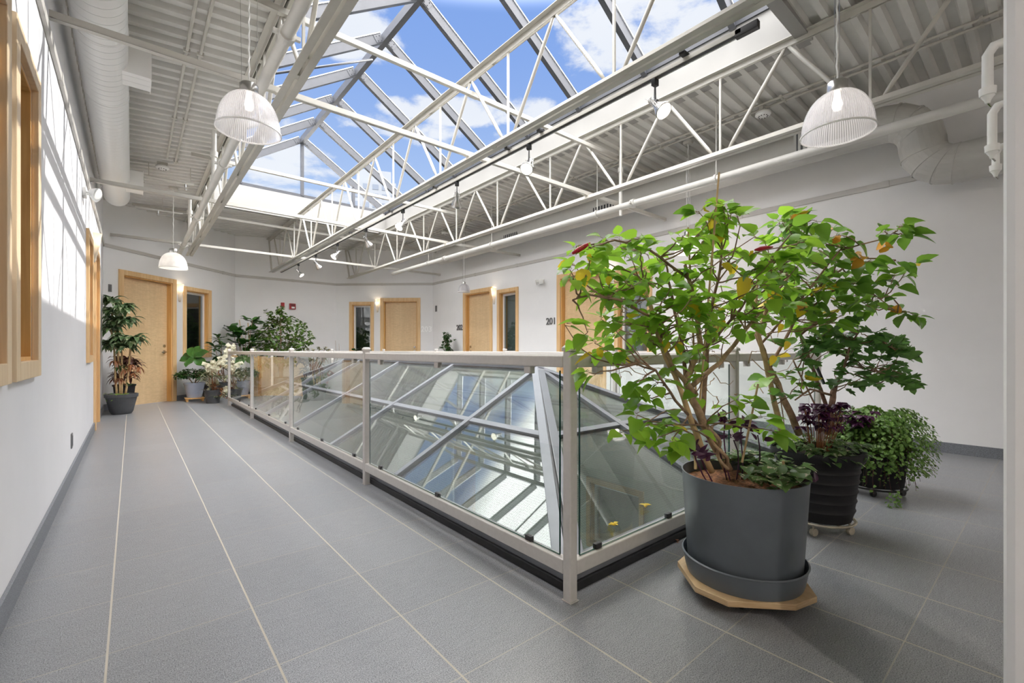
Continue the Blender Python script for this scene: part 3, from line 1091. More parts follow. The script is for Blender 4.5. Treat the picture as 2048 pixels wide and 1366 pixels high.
t = thing('round_duct', 'round spiral air duct hugging the top of the left wall', 'duct', (-.17, 2, 3.30))
m = MB()
m.lathe([(.148, YN + .02 - 2), (.150, YN + .03 - 2), (.150, 6.80), (.146, 6.85), (0.001, 6.85)], (-.17, 2, 3.30), 40, axis=(0, 1, 0))
dct = m.build('duct_body', M['duct'], t, smooth=True, autosmooth=True)
for y in (3.3, 4.25, 5.3):
    m = MB()
    m.lathe([(.150, -.02), (.154, -.018), (.154, .018), (.150, .02)], (-.17, y, 3.30), 40, axis=(0, 1, 0))
    m.build('duct_joint', M['duct'], dct, smooth=True, autosmooth=True)
for (y, ww) in ((4.75, .24), (8.0, .30)):
    m = MB()
    m.box((-.08, y - ww / 2, 3.20), (.115, y + ww / 2, 3.42))
    m.box((.115, y - ww / 2 - .012, 3.188), (.121, y + ww / 2 + .012, 3.432))
    m.build('air_outlet', M['duct'], t)

t = thing('offset_duct', 'grey round duct with two segmented elbows high on the right wall', 'duct', (5.9, 3, 3.3))
m = MB()
R = .178
m.tube([(5.9, 9.8, 3.34), (5.9, 1.32, 3.34)], R, 32)
m.build('duct_run', M['ductgrey'], t, smooth=True, autosmooth=True)
def elbow(c0, pts):
    m = MB()
    m.tube(pts, R + .004, 28, caps=False)
    return m
# upper elbow turns down, lower elbow turns back towards the near end
ue = [(5.9, 1.34, 3.34)] + [(5.9, 1.14 - .30 * math.sin(a), 3.04 + .30 * math.cos(a)) for a in (0.0, .4, .8, 1.2, 1.57)] + [(5.9, .84, 3.015)]
m = MB(); m.tube(ue, R + .003, 28, caps=False); m.build('elbow', M['ductgrey'], t)
le = [(5.9, .84, 3.03)] + [(5.9, .60 - .0 + .24 * math.cos(a), 3.02 - .24 * math.sin(a)) for a in (0.0, .4, .8, 1.2, 1.57)] + [(5.9, .56, 2.78)]
m = MB(); m.tube(le, R + .003, 28, caps=False); m.build('elbow', M['ductgrey'], t)
m = MB(); m.tube([(5.9, .61, 2.78), (5.9, YN + .03, 2.78)], R, 32); m.build('duct_run', M['ductgrey'], t, smooth=True, autosmooth=True)
for q, pts in ((ue, (2, 3, 4)), (le, (2, 3, 4, 5))):
    for i in pts:
        a = Vector(q[i]); b = Vector(q[i - 1])
        m = MB(); m.lathe([(R + .003, -.006), (R + .009, -.004), (R + .009, .004), (R + .003, .006)], a, 28, axis=(a - b))
        m.build('seam_band', M['ductgrey'], t)
m = MB()
m.box((5.60, 1.50, 3.17), (5.74, 1.86, 3.50))
m.build('register_box', M['ductgrey'], t)
m = MB()
m.slot = 0
m.box((5.585, 1.53, 3.20), (5.60, 1.83, 3.47))
m.slot = 1
for k in range(6):
    m.box((5.575, 1.55 + k * .047, 3.21), (5.586, 1.575 + k * .047, 3.46))
m.build('register_grille', [M['black'], M['ductgrey']], t)
for y in (4.6, 6.9):
    m = MB()
    m.slot = 0; m.box((5.712, y - .2, 3.25), (5.74, y + .2, 3.33))
    m.slot = 1
    for k in range(7):
        m.box((5.708, y - .19 + k * .057, 3.252), (5.713, y - .17 + k * .057, 3.328))
    m.build('register_grille', [M['black'], M['ductgrey']], t)

def conduit(label, x, y0, y1, r=.013, grp='thin conduits under the deck'):
    m = MB()
    z = zdeck(x) - r - .001
    m.tube([(x, y0, z), (x, y1, z)], r, 8)
    y = y0 + .5
    while y < y1:
        m.box((x - .025, y - .012, z - r - .003), (x + .025, y + .012, z + r))
        y += 1.5
    o = m.build('conduit', M['steel'], smooth=False)
    tag(o, label, 'conduit', grp)
conduit('left one of the two thin conduits on the left ceiling', .37, YN + .1, 7.86)
conduit('right one of the two thin conduits on the left ceiling', .47, YN + .1, 8.0)
conduit('inner one of the two thin conduits on the right ceiling', 5.36, YN + .1, 11.3)
conduit('outer one of the two thin conduits on the right ceiling', 5.46, YN + .1, 11.3)

def detector(label, x, y, z=None):
    z = (zdeck(x) if z is None else z)
    t = thing('smoke_detector', label, 'smoke detector', (x, y, z - .06), group='round ceiling detectors')
    m = MB(); m.lathe([(.05, 0), (.05, -.028)], (x, y, z - .03), 20); m.lathe([(0.001, -.058), (.05, -.058)], (x, y, z), 20)
    m.box((x - .06, y - .02, z - .034), (x + .06, y + .02, z))
    m.build('mounting_base', M['steel'], t)
    m = MB(); m.lathe([(.055, -.055), (.078, -.058), (.080, -.078), (.066, -.092), (.03, -.098), (.001, -.098)], (x, y, z), 24)
    m.build('detector_head', M['white'], t, smooth=True, autosmooth=True)
    m = MB()
    for k in range(10):
        a = 2 * math.pi * k / 10
        m.box((x + .045 * math.cos(a) - .005, y + .045 * math.sin(a) - .005, z - .100), (x + .045 * math.cos(a) + .005, y + .045 * math.sin(a) + .005, z - .094))
    m.build('vent_slots', M['gasket'], t)
def at_col(u, x):
    a = (u - 1024) / 910.0
    return x * (FW[1] + RT[1] * a) / (FW[0] + RT[0] * a)
detector('smoke detector on the right ceiling, left of the big glass pendant', 5.41, at_col(1526, 5.41), zdeck(5.41) - .03)
detector('small smoke detector far along the right ceiling', 5.41, at_col(890, 5.41), zdeck(5.41) - .03)
detector('smoke detector on the left ceiling beside the small pendant hanger', .33, at_col(325, .33))

# ================================================================== lining of the floor opening and the hall below
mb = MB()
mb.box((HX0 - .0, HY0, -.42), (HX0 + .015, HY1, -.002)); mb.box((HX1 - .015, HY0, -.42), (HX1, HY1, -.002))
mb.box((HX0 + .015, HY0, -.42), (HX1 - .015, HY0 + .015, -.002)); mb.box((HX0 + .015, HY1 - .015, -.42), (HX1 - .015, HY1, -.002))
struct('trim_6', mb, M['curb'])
LZ = -3.4
mb = MB()
mb.box((-1.0, -1.0, LZ - .1), (6.1, 12.2, LZ))
struct('floor_lower', mb, M['lowfloor'])
lower_wall = Frame((5.8, 12), (5.8, -1))
def lw(name, fr, ops_):
    mb = MB(); s = 0
    for (a, b, za, zb) in ops_:
        fr.box(mb, s, a, -.15, 0, LZ, -.36); fr.box(mb, a, b, -.15, 0, LZ, za); fr.box(mb, a, b, -.15, 0, zb, -.36); s = b
    fr.box(mb, s, fr.len, -.15, 0, LZ, -.36)
    struct(name, mb, M['lowwall'])
F_low = Frame((5.8, -1), (5.8, 12))
lw('wall_lower_right', F_low, [(4.9 + .08, 6.0 - .08, -2.12, -1.13), (9.2, 10.2, LZ, -1.2)])
lw('wall_lower_left', Frame((-.7, -1), (-.7, 12)), [(3.1, 4.1, LZ, -1.2), (7.1, 8.1, LZ, -1.2)])
lw('wall_lower_back', Frame((-.7, 12), (5.8, 12)), [])
lw('wall_lower_near', Frame((-.7, -1), (5.8, -1)), [])
window_unit(10, F_low, 4.9, 6.0, -2.2, -1.05, 'wood framed window of the hall below, seen through the low skylight')
for i, (fr, s) in enumerate(((Frame((-.7, -1), (-.7, 12)), 3.1), (Frame((-.7, -1), (-.7, 12)), 7.1), (F_low, 9.2))):
    m = MB()
    fr.box(m, s + .03, s + .97, -.12, -.07, LZ + .01, -1.23)
    d = m.build('door_%d' % (6 + i), M['door'], kind='structure')

# ================================================================== low hipped skylight inside the railing
BX0, BX1, BY0, BY1, BZ = 1.50, 4.35, 1.40, 9.81, .10
AX, AZ, AY0, AY1 = 2.92, .86, 3.12, 8.10
ls = thing('hipped_skylight', 'low hipped glass skylight set in the floor inside the railing', 'skylight', (AX, 5.6, 0))
m = MB()
def rect_ring(m, x0, x1, y0, y1, w_, z0, z1):
    m.box((x0, y0, z0), (x0 + w_, y1, z1)); m.box((x1 - w_, y0, z0), (x1, y1, z1))
    m.box((x0 + w_, y0, z0), (x1 - w_, y0 + w_, z1)); m.box((x0 + w_, y1 - w_, z0), (x1 - w_, y1, z1))
rect_ring(m, HX0 - .045, HX1 + .045, HY0 - .045, HY1 + .045, .075, .001, .036)
m.build('base_gasket', M['gasket'], ls)
m = MB()
rect_ring(m, HX0 - .03, HX1 + .03, HY0 - .03, HY1 + .03, .075, .036, .112)
m.build('sill', M['alulight'], ls, bevel=.004)
Lb = [(BX0, BY0, BZ), (BX1, BY0, BZ), (BX1, BY1, BZ), (BX0, BY1, BZ)]
A0, A1 = (AX, AY0, AZ), (AX, AY1, AZ)
def member(a, b, w_, h_, up, nm='glazing_bar', mt='alulight'):
    m = MB()
    m.slot = 0
    m.bar(a, b, w_, h_, up=up, off=(0, h_ / 2 - .03))
    m.slot = 1
    m.bar(a, b, w_ + .016, .014, up=up, off=(0, -.001))
    return m.build(nm, [M[mt], M['gasket']], ls, bevel=.003)
nl = Vector((-(AZ - BZ), 0, AX - BX0)).normalized()
nr = Vector(((AZ - BZ), 0, BX1 - AX)).normalized()
nn = Vector((0, -(AZ - BZ), AY0 - BY0)).normalized()
nf = Vector((0, (AZ - BZ), BY1 - AY1)).normalized()
member(A0, A1, .075, .07, (0, 0, 1), 'ridge_bar')
for (c, a, n1_, n2_) in ((Lb[0], A0, nl, nn), (Lb[1], A0, nr, nn), (Lb[2], A1, nr, nf), (Lb[3], A1, nl, nf)):
    up = (n1_ + n2_).normalized()
    d = (Vector(a) - Vector(c)).normalized()
    for s_, nx in ((-1, n1_), (1, n2_)):
        side = d.cross(nx).normalized()
        toward = side if side.dot(nx - up) > 0 else -side
        side2 = nx.cross(d).normalized()
        cen = Vector(((BX0 + BX1) / 2, (BY0 + BY1) / 2, 0.3))
        # flat flange lying on each of the two slopes
        mid = (Vector(a) + Vector(c)) / 2
        cand = side2 if (n1_ - n2_).dot(side2) * (1 if nx is n1_ else -1) > 0 else -side2
        m = MB()
        m.slot = 0
        m.bar(Vector(c) + cand * .035, Vector(a) + cand * .02, .062, .045, up=nx, off=(0, .012))
        m.slot = 1
        m.bar(Vector(c) + cand * .035, Vector(a) + cand * .02, .078, .012, up=nx, off=(0, .0))
        m.build('hip_bar', [M['alulight'], M['gasket']], ls, bevel=.003)
    m = MB(); m.tube([Vector(c) + up * .02, Vector(a) + up * .02], .014, 8); m.build('hip_cap', M['gasket'], ls)
YB = [AY0, 4.54, 5.96, 7.38, AY1]
for y in YB:
    member((BX0, y, BZ), (AX, y, AZ), .052, .06, nl)
    member((BX1, y, BZ), (AX, y, AZ), .052, .06, nr)
member((AX, BY0, BZ), A0, .052, .06, nn)
member((AX, BY1, BZ), A1, .052, .06, nf)
def lerp(a, b, t): return tuple(a[i] + (b[i] - a[i]) * t for i in range(3))
t_ = .46
for (a, b, c, d, n_) in ((Lb[0], A0, Lb[3], A1, nl), (Lb[1], A0, Lb[2], A1, nr), (Lb[0], A0, Lb[1], A0, nn), (Lb[3], A1, Lb[2], A1, nf)):
    member(lerp(a, b, t_), lerp(c, d, t_), .048, .055, n_, 'purlin')
def up_pane(pts):
    a, b, c = map(Vector, pts[:3])
    if (b - a).cross(c - a).z < 0:
        pts = pts[::-1]
    pane(pts, M['glass_low'], ls, th=.008)
ysb = [(BY0, None)] + [(y, y) for y in YB] + [(BY1, None)]
for X in (BX0, BX1):
    up_pane([(X, BY0, BZ), (X, AY0, BZ), A0])
    for y0, y1 in zip(YB, YB[1:]):
        up_pane([(X, y0, BZ), (X, y1, BZ), (AX, y1, AZ), (AX, y0, AZ)])
    up_pane([(X, AY1, BZ), (X, BY1, BZ), A1])
for Y, A in ((BY0, A0), (BY1, A1)):
    up_pane([(BX0, Y, BZ), (AX, Y, BZ), A]); up_pane([(AX, Y, BZ), (BX1, Y, BZ), A])

# ================================================================== glass railing
RW = .044
def post(t, x, y):
    m = MB()
    m.box((x - RW / 2, y - RW / 2, 0.002), (x + RW / 2, y + RW / 2, 1.035))
    p = m.build('post', M['rail'], t, bevel=.006)
    m = MB()
    c = RW / 2 + .004
    m.add([(x - c, y - c, 1.035), (x + c, y - c, 1.035), (x + c, y + c, 1.035), (x - c, y + c, 1.035),
           (x - c, y - c, 1.050), (x + c, y - c, 1.050), (x + c, y + c, 1.050), (x - c, y + c, 1.050),
           (x - c * .62, y - c * .62, 1.061), (x + c * .62, y - c * .62, 1.061), (x + c * .62, y + c * .62, 1.061), (x - c * .62, y + c * .62, 1.061)],
          [(0, 3, 2, 1), (0, 1, 5, 4), (1, 2, 6, 5), (2, 3, 7, 6), (3, 0, 4, 7), (4, 5, 9, 8), (5, 6, 10, 9), (6, 7, 11, 10), (7, 4, 8, 11), (8, 9, 10, 11)])
    m.build('post_cap', M['rail'], p, bevel=.002)
    m = MB()
    m.box((x - .026, y - .026, 0.0005), (x + .026, y + .026, .003))
    m.build('base_plate', M['rail'], p)
def railing(label, p0, stations, own_ends):
    """stations: list of 2D points along the run; own_ends: which get a post"""
    t = thing('glass_railing', label, 'railing', (p0[0], p0[1], 0), group='glass railing round the low skylight')
    for q, own in zip(stations, own_ends):
        if own:
            post(t, *q)
    for a, b in zip(stations, stations[1:]):
        A, B = Vector((a[0], a[1], 0)), Vector((b[0], b[1], 0))
        d = (B - A).normalized()
        s = d.cross(Vector((0, 0, 1)))
        inn = Vector(((BX0 + BX1) / 2, (BY0 + BY1) / 2, 0)) - (A + B) / 2
        if s.dot(inn) < 0: s = -s
        a1, b1 = A + d * (RW / 2), B - d * (RW / 2)
        z = Vector((0, 0, 1))
        m = MB(); m.bar(a1 + z * .992, b1 + z * .992, .044, .050); m.build('top_rail', M['rail'], t, bevel=.006)
        m = MB(); m.bar(a1 + z * .135, b1 + z * .135, .040, .062); m.build('bottom_rail', M['rail'], t, bevel=.005)
        g0, g1 = A + d * .062 + s * .004, B - d * .062 + s * .004
        th = .005
        P = [g0 - s * th, g1 - s * th, g1 + s * th, g0 + s * th]
        m = MB()
        v8 = [p + z * .168 for p in P] + [p + z * .952 for p in P]
        m.slot = 0
        m.add(v8, [(0, 1, 5, 4)])
        m.slot = 2
        m.add(v8, [(2, 3, 7, 6)])
        m.slot = 1
        m.add(v8, [(1, 2, 6, 5), (3, 0, 4, 7), (4, 5, 6, 7), (0, 3, 2, 1)])
        m.build('glass_panel', [M['glass_rail'], M['glass_edge'], M['glass_back']], t)
        L = (B - A).length
        for f in (.12, .5, .88):
            c = A + d * (L * f)
            m = MB()
            m.bar(c - d * .022 + z * .950 + s * .004, c + d * .022 + z * .950 + s * .004, .030, .034)
            m.build('upper_clip', M['rail'], t, bevel=.003)
            m = MB()
            m.bar(c - d * .02 + z * .178 + s * .004, c + d * .02 + z * .178 + s * .004, .022, .024)
            m.build('lower_clip', M['black'], t, bevel=.003)
XA, XB, YA, YBB = 1.398, 4.45, 1.297, 9.93
railing('glass railing along the open walkway side, in front of the left wall', (XA, YA), [(XA, YA), (XA, 3.44), (XA, 5.60), (XA, 7.82), (XA, YBB)], [1, 1, 1, 1, 1])
railing('short near run of glass railing just behind the slate grey planter', (3, YA), [(XA, YA), (2.90, YA), (XB, YA)], [0, 1, 1])
railing('glass railing parallel to the right wall', (XB, 5), [(XB, YA), (XB, 3.40), (XB, 5.50), (XB, 7.58), (XB, YBB)], [0, 1, 1, 1, 1])
railing('far short run of glass railing, before the fire alarms wall', (3, YBB), [(XA, YBB), (2.12, YBB), (3.28, YBB), (XB, YBB)], [0, 1, 1, 0])

# ================================================================== lamps
def point(name, loc, power, col, radius, parent):
    d = bpy.data.lights.new(name, 'POINT')
    d.energy = power; d.color = col; d.shadow_soft_size = radius
    o = bpy.data.objects.new(name, d)
    COL.objects.link(o)
    o.parent = parent
    org = Vector((0, 0, 0)); p = parent
    while p is not None:
        org += p.location; p = p.parent
    o.location = Vector(loc) - org
    return o
def pendant(label, x, y, zr, R=.20, kind='ribbed', lit=0, wires=True):
    t = thing('pendant_lamp', label, 'lamp', (x, y, zr), group='glass dome pendant lamps')
    k = R / .20
    zc = zdeck(x)
    if SX0 < x < SX1 and SY0 < y < SY1: zc = 3.8
    m = MB()
    H_ = .265 * k
    prof = [(R - .004, 0), (R, .004), (R, .014 * k)]
    for i in range(1, 15):
        a = i / 14 * math.pi / 2
        prof.append((max(.05 * k, R * .985 * math.cos(a) ** .75 if a < 1.57 else .05 * k), .014 * k + (H_ - .014 * k) * math.sin(a) ** 1.05))
    inner = [(max(.01, r - .006), z) for r, z in prof[::-1]]
    m.lathe(prof + inner, (x, y, zr), 64, closed=True)
    sh = m.build('shade', M['shade'] if kind == 'ribbed' else M['alabaster'], None, smooth=True)
    # shade mesh lives round the lamp axis so its ribs follow it
    for v in sh.data.vertices:
        v.co -= Vector((x, y, zr))
    sh.parent = t
    m = MB(); m.lathe([(R - .001, -.002), (R + .004, .0), (R + .004, .008), (R - .001, .010)], (x, y, zr), 48, closed=True)
    m.build('rim', M['white'], t, smooth=True, autosmooth=True)
    m = MB(); m.lathe([(.001, H_ - .005), (.056 * k, H_ - .005), (.058 * k, H_ + .004), (.058 * k, H_ + .058 * k), (.052 * k, H_ + .066 * k), (.001, H_ + .066 * k)], (x, y, zr), 32)
    m.build('cap', M['chrome'], t, smooth=True, autosmooth=True)
    m = MB()
    m.lathe([(.001, H_ - .12 * k), (.022 * k, H_ - .11 * k), (.030 * k, H_ - .08 * k), (.022 * k, H_ - .04 * k), (.016, H_ - .006)], (x, y, zr), 16)
    m.build('bulb', M['bulb'] if lit else M['white'], t, smooth=True)
    m = MB()
    n = 30
    pts = [(x + .003 * math.sin(i * 1.9), y + .003 * math.cos(i * 1.9), zr + H_ + .06 * k + (zc - zr - H_ - .06 * k) * i / n) for i in range(n + 1)]
    m.tube(pts, .0055 * k, 6)
    m.build('cord', M['cable'], t)
    if wires:
        for s in (-1, 1):
            m = MB(); m.tube([(x + s * .045 * k, y, zr + H_ + .05 * k), (x + s * .055 * k, y, zc)], .0016, 5)
            m.build('suspension_wire', M['chrome'], t)
    m = MB(); m.lathe([(.001, -.03), (.05, -.03), (.065, -.008), (.065, 0)], (x, y, zc), 24)
    m.build('ceiling_canopy', M['steel'], t, smooth=True, autosmooth=True)
    if lit:
        point('pendant_light', (x, y, zr + H_ * .45), lit, (1, .90, .78), .04, t)
    return t
pendant('ribbed glass dome pendant hanging at upper left, before the pipe', .625, 3.60, 2.555, lit=.9)
pendant('large ribbed glass dome pendant at upper right, beside the grey duct', 3.46, .90, 2.42, lit=.9)
pendant('white alabaster dome pendant in front of the left birch door', .52, 9.25, 2.37, .195, 'alabaster', lit=3, wires=False)
pendant('small clear glass dome pendant beside door 202', 5.60, 8.35, 2.31, .135)
pendant('glass dome pendant on the right, hidden among the hibiscus leaves', 5.60, 3.10, 2.31, .17, lit=14)

pendant('glass dome pendant added behind the camera as fill light, near the left wall', .60, -2.00, 2.555, lit=80)  # unseen lamp, added to brighten the near end of the hall
pendant('glass dome pendant added behind the camera as fill light, near the right wall', 5.60, -2.10, 2.45, lit=26)  # its pair on the right row, also added as unseen fill

t = thing('lighting_track', 'black lighting track fixed along the middle joist', 'track', (2.79, 6, 2.93))
m = MB(); m.box((2.765, 1.2, 2.922), (2.802, 12.1, 2.95)); m.build('track_channel', M['steel'], t)
m = MB(); m.box((2.772, 1.2, 2.9195), (2.795, 12.1, 2.9215)); m.build('track_slot', M['gasket'], t)
m = MB(); m.box((2.803, 1.2, 2.918), (2.806, 12.1, 2.938)); m.build('track_edge', M['capwhite'], t)
m = MB()
for y in (1.55, 2.9, 3.35, 4.7, 5.9, 7.4, 9.2): m.box((2.72, y - .02, 2.95), (2.80, y + .02, 2.966))
m.build('mounting_clip', M['black'], t)
m = MB(); m.box((2.765, 1.105, 2.905), (2.803, 1.237, 2.953)); m.build('feed_connector', M['black'], t, bevel=.004)

def track_head():
    t = thing('track_spotlight', '', 'spotlight', (0, 0, 0), group='spotlights on the middle track')
    m = MB(); m.box((-.016, -.022, -.045), (.016, .022, 0)); m.build('adapter', M['black'], t, bevel=.003)
    m = MB(); m.tube([(0, 0, -.045), (0, 0, -.15)], [.006, .009], 8)
    m.tube([(-.02, 0, -.155), (.02, 0, -.155)], .012, 8)
    m.build('stem', M['numdark'], t, smooth=True, autosmooth=True)
    ax = Vector((.55, 0, -.60)).normalized()
    c = Vector((-.005, 0, -.165))
    m = MB(); m.lathe([(.001, -.05), (.020, -.05), (.021, .0), (.024, .03), (.050, .085), (.058, .10), (.060, .115), (.055, .118)], c, 24, axis=ax)
    m.build('lamp_body', M['chrome'], t, smooth=True, autosmooth=True)
    m = MB(); m.lathe([(.001, .108), (.040, .111), (.054, .116)], c, 24, axis=ax)
    m.build('lens', M['bulb'], t, smooth=True)
    for s in (-1, 1):
        m = MB()
        sd = Vector((0, 1, 0)) * s
        m.tube([c + sd * .02 - ax * .05 + Vector((-.03, 0, .02)), c + sd * .035 + ax * .02, c + sd * .058 + ax * .09], .0025, 5)
        m.tube([c + sd * .035 + ax * .0 + Vector((0, 0, .035)), c + sd * .02 - ax * .03 + Vector((0, 0, -.03))], .0025, 5)
        m.build('wire_guard', M['chrome'], t)
    return t
head = track_head()
labs = ['nearest track spotlight, large and lit, aimed at the viewer below the white curb',
        'second nearest track spotlight, round lit lens facing the camera',
        'third nearest track spotlight, turned away with its wire frame showing',
        'fourth nearest track spotlight, bright disc below the skylight corner',
        'fifth nearest track spotlight, turned sideways in the middle of the track',
        'third track spotlight from the far end, small bright disc',
        'second track spotlight from the far end, turned aside',
        'farthest track spotlight, hanging above the fire alarm wall']
us = [1310, 1058, 914, 806, 732, 675, 632, 597]
rz = [-95, -150, 60, -165, 20, -170, 10, -40]
for i, (u, r) in enumerate(zip(us, rz)):
    o = head if i == 0 else copy_tree(head)
    o.location = (2.784, at_col(u, 2.784), 2.915)
    o.rotation_euler = (0, 0, math.radians(r))
    o['label'] = labs[i]
for i, u in enumerate(us[:5]):
    d = bpy.data.lights.new('spot_beam', 'SPOT'); d.energy = 30; d.spot_size = 1.0; d.spot_blend = .6; d.color = (1, .88, .72); d.shadow_soft_size = .04
    o = bpy.data.objects.new('spot_beam', d); COL.objects.link(o)
    h = [x for x in bpy.data.objects if x.name.startswith('track_spotlight')][i]
    o.parent = h
    o.location = Vector((-.005, 0, -.165)) + Vector((.55, 0, -.6)).normalized() * .13
    o.rotation_euler = (-Vector((.55, 0, -.6))).to_track_quat('Z', 'Y').to_euler()

def sconce(label, fr, s, z):
    t = thing('wall_sconce', label, 'wall lamp', fr.P(s, 0, z), group='tapered frosted wall sconces')
    n = 16
    vs_, fs_ = [], []
    prof = [(0.0, .012), (.03, .022), (.12, .036), (.24, .054), (.36, .066)]
    for (h, r) in prof:
        for k in range(n + 1):
            a = math.pi * k / n
            vs_.append(fr.P(s + math.cos(a) * r, .006 + math.sin(a) * r * 1.25, z + h))
    for i in range(len(prof) - 1):
        for k in range(n):
            fs_.append((i * (n + 1) + k, i * (n + 1) + k + 1, (i + 1) * (n + 1) + k + 1, (i + 1) * (n + 1) + k))
    m = MB(); m.add(vs_, fs_)
    o = m.build('shade', M['sconceglass'], t, smooth=True)
    sol = o.modifiers.new('solid', 'SOLIDIFY'); sol.thickness = .004
    m = MB(); fr.box(m, s - .028, s + .028, .0005, .010, z + .03, z + .30); m.build('back_plate', M['white'], t)
    m = MB(); m.ball(fr.P(s, .045, z + .25), .019, 8, 1.5); m.build('bulb', M['bulbhot'], t, smooth=True)
    point('sconce_light', fr.P(s, .05, z + .34), 1.2, (1, .83, .62), .02, t)
zs = 1.96
sconce('wall sconce on the left wall above the doorway edge', F_left, yl(7.72), 2.14)
sconce('wall sconce between the left birch door and its sidelight', F_lb, on_wall(F_lb, 358.5), zs + .08)
sconce('wall sconce between the sidelight and door 203', F_rb, on_wall(F_rb, 755.3), zs + .12)
sconce('wall sconce between door 202 and its sidelight', F_right, on_wall(F_right, 989), zs + .12)
sconce('wall sconce partly hidden by leaves above the door 201 sidelight', F_right, yl(4.93), zs + .12)

# ================================================================== small wall things
def text(name, body, size, fr, s, z, mt, label, grp=None, ex=.006):
    cu = bpy.data.curves.new(name, 'FONT')
    cu.body = body; cu.size = size; cu.extrude = ex; cu.align_x = 'CENTER'; cu.offset = .0035
    cu.materials.append(M[mt])
    tmp = bpy.data.objects.new(name + '_outline', cu); COL.objects.link(tmp)
    bpy.context.view_layer.update()
    me = bpy.data.meshes.new_from_object(tmp.evaluated_get(bpy.context.evaluated_depsgraph_get()))
    bpy.data.objects.remove(tmp)
    o = bpy.data.objects.new(name, me); COL.objects.link(o)
    o.location = fr.P(s, ex + .001, z)
    n = Vector((fr.n.x, fr.n.y, 0)); up = Vector((0, 0, 1)); xa = up.cross(n)
    o.rotation_euler = Matrix((xa, up, n)).transposed().to_euler()
    tag(o, label, 'sign', grp)
    return o
text('door_number', '203', .205, F_rb, on_wall(F_rb, 853), 1.545, 'numwhite', 'white number 203 on the wall right of the far door', 'door numbers')
text('door_number', '202', .185, F_right, on_wall(F_right, 919.5), 1.545, 'numdark', 'small dark number 202 left of the middle door', 'door numbers')
text('door_number', '201', .185, F_right, on_wall(F_right, 1102.5), 1.545, 'numdark', 'dark number 201 left of the door behind the hibiscus', 'door numbers')

t = thing('fire_alarm_strobe', 'narrow plain red fire alarm box, left one of two', 'fire alarm', F_back.P(on_wall(F_back, 565), 0, 2.2))
s = on_wall(F_back, 565)
m = MB(); F_back.box(m, s - .04, s + .04, .0005, .045, 2.14, 2.26); m.build('housing', M['red'], t, bevel=.005)
m = MB(); F_back.box(m, s - .02, s + .02, .045, .052, 2.16, 2.24); m.build('sounder', M['red'], t, bevel=.003)
s = on_wall(F_back, 584.5)
t = thing('fire_alarm_strobe', 'square red fire alarm box with white strobe, right one of two', 'fire alarm', F_back.P(s, 0, 2.2))
m = MB(); F_back.box(m, s - .075, s + .075, .0005, .05, 2.10, 2.25); m.build('housing', M['red'], t, bevel=.006)
m = MB(); F_back.box(m, s - .03, s + .045, .05, .066, 2.12, 2.165); m.build('strobe', M['white'], t, bevel=.004)
m = MB()
for k in range(5): F_back.box(m, s - .055, s + .055, .05, .054, 2.178 + k * .013, 2.184 + k * .013)
m.build('sounder_grille', M['black'], t)

def twin_spot(label, fr, s, z, aim=1):
    t = thing('emergency_light', label, 'emergency light', fr.P(s, 0, z), group='twin head emergency lights')
    m = MB(); fr.box(m, s - .06, s + .06, .0005, .028, z - .045, z + .045); m.build('base', M['white'], t, bevel=.005)
    for sd in (-1, 1):
        c = fr.P(s + sd * .055, .085, z)
        ax = (Vector((fr.n.x, fr.n.y, 0)) + Vector((fr.e.x, fr.e.y, 0)) * sd * .6 + Vector((0, 0, -.35)))
        m = MB(); m.lathe([(.001, -.035), (.03, -.03), (.05, .01), (.056, .035), (.050, .038), (.001, .030)], c, 20, axis=ax)
        m.build('lamp_head', M['white'], t, smooth=True, autosmooth=True)
        m = MB(); m.tube([fr.P(s + sd * .03, .02, z), c], .010, 8); m.build('bracket', M['white'], t)
twin_spot('twin head emergency light high on the left wall', F_left, yl(6.30), 2.63)
twin_spot('twin head emergency light between door 202 and door 201', F_right, on_wall(F_right, 1085), 2.41)

def plate(name, label, fr, s, z, w_, h_, mt, cat='wall plate'):
    t = thing(name, label, cat, fr.P(s, 0, z))
    m = MB(); fr.box(m, s - w_ / 2, s + w_ / 2, .0005, .008, z - h_ / 2, z + h_ / 2); m.build('cover', M[mt], t, bevel=.002)
    m = MB(); fr.box(m, s - w_ / 5, s + w_ / 5, .008, .011, z - h_ / 3, z + h_ / 3); m.build('insert', M['numdark'], t)
    return t
plate('wall_outlet', 'grey outlet plate low on the left wall', F_left, yl(5.15), .30, .075, .12, 'numdark', 'outlet')
plate('thermostat', 'narrow grey device high on the right wall near the corner by 203', F_right, on_wall(F_right, 872.5), 2.16, .09, .16, 'numdark', 'thermostat')
plate('wall_switch', 'narrow grey device at the corner above the dracaena', F_lb, .12, 2.12, .06, .13, 'numdark', 'wall device')

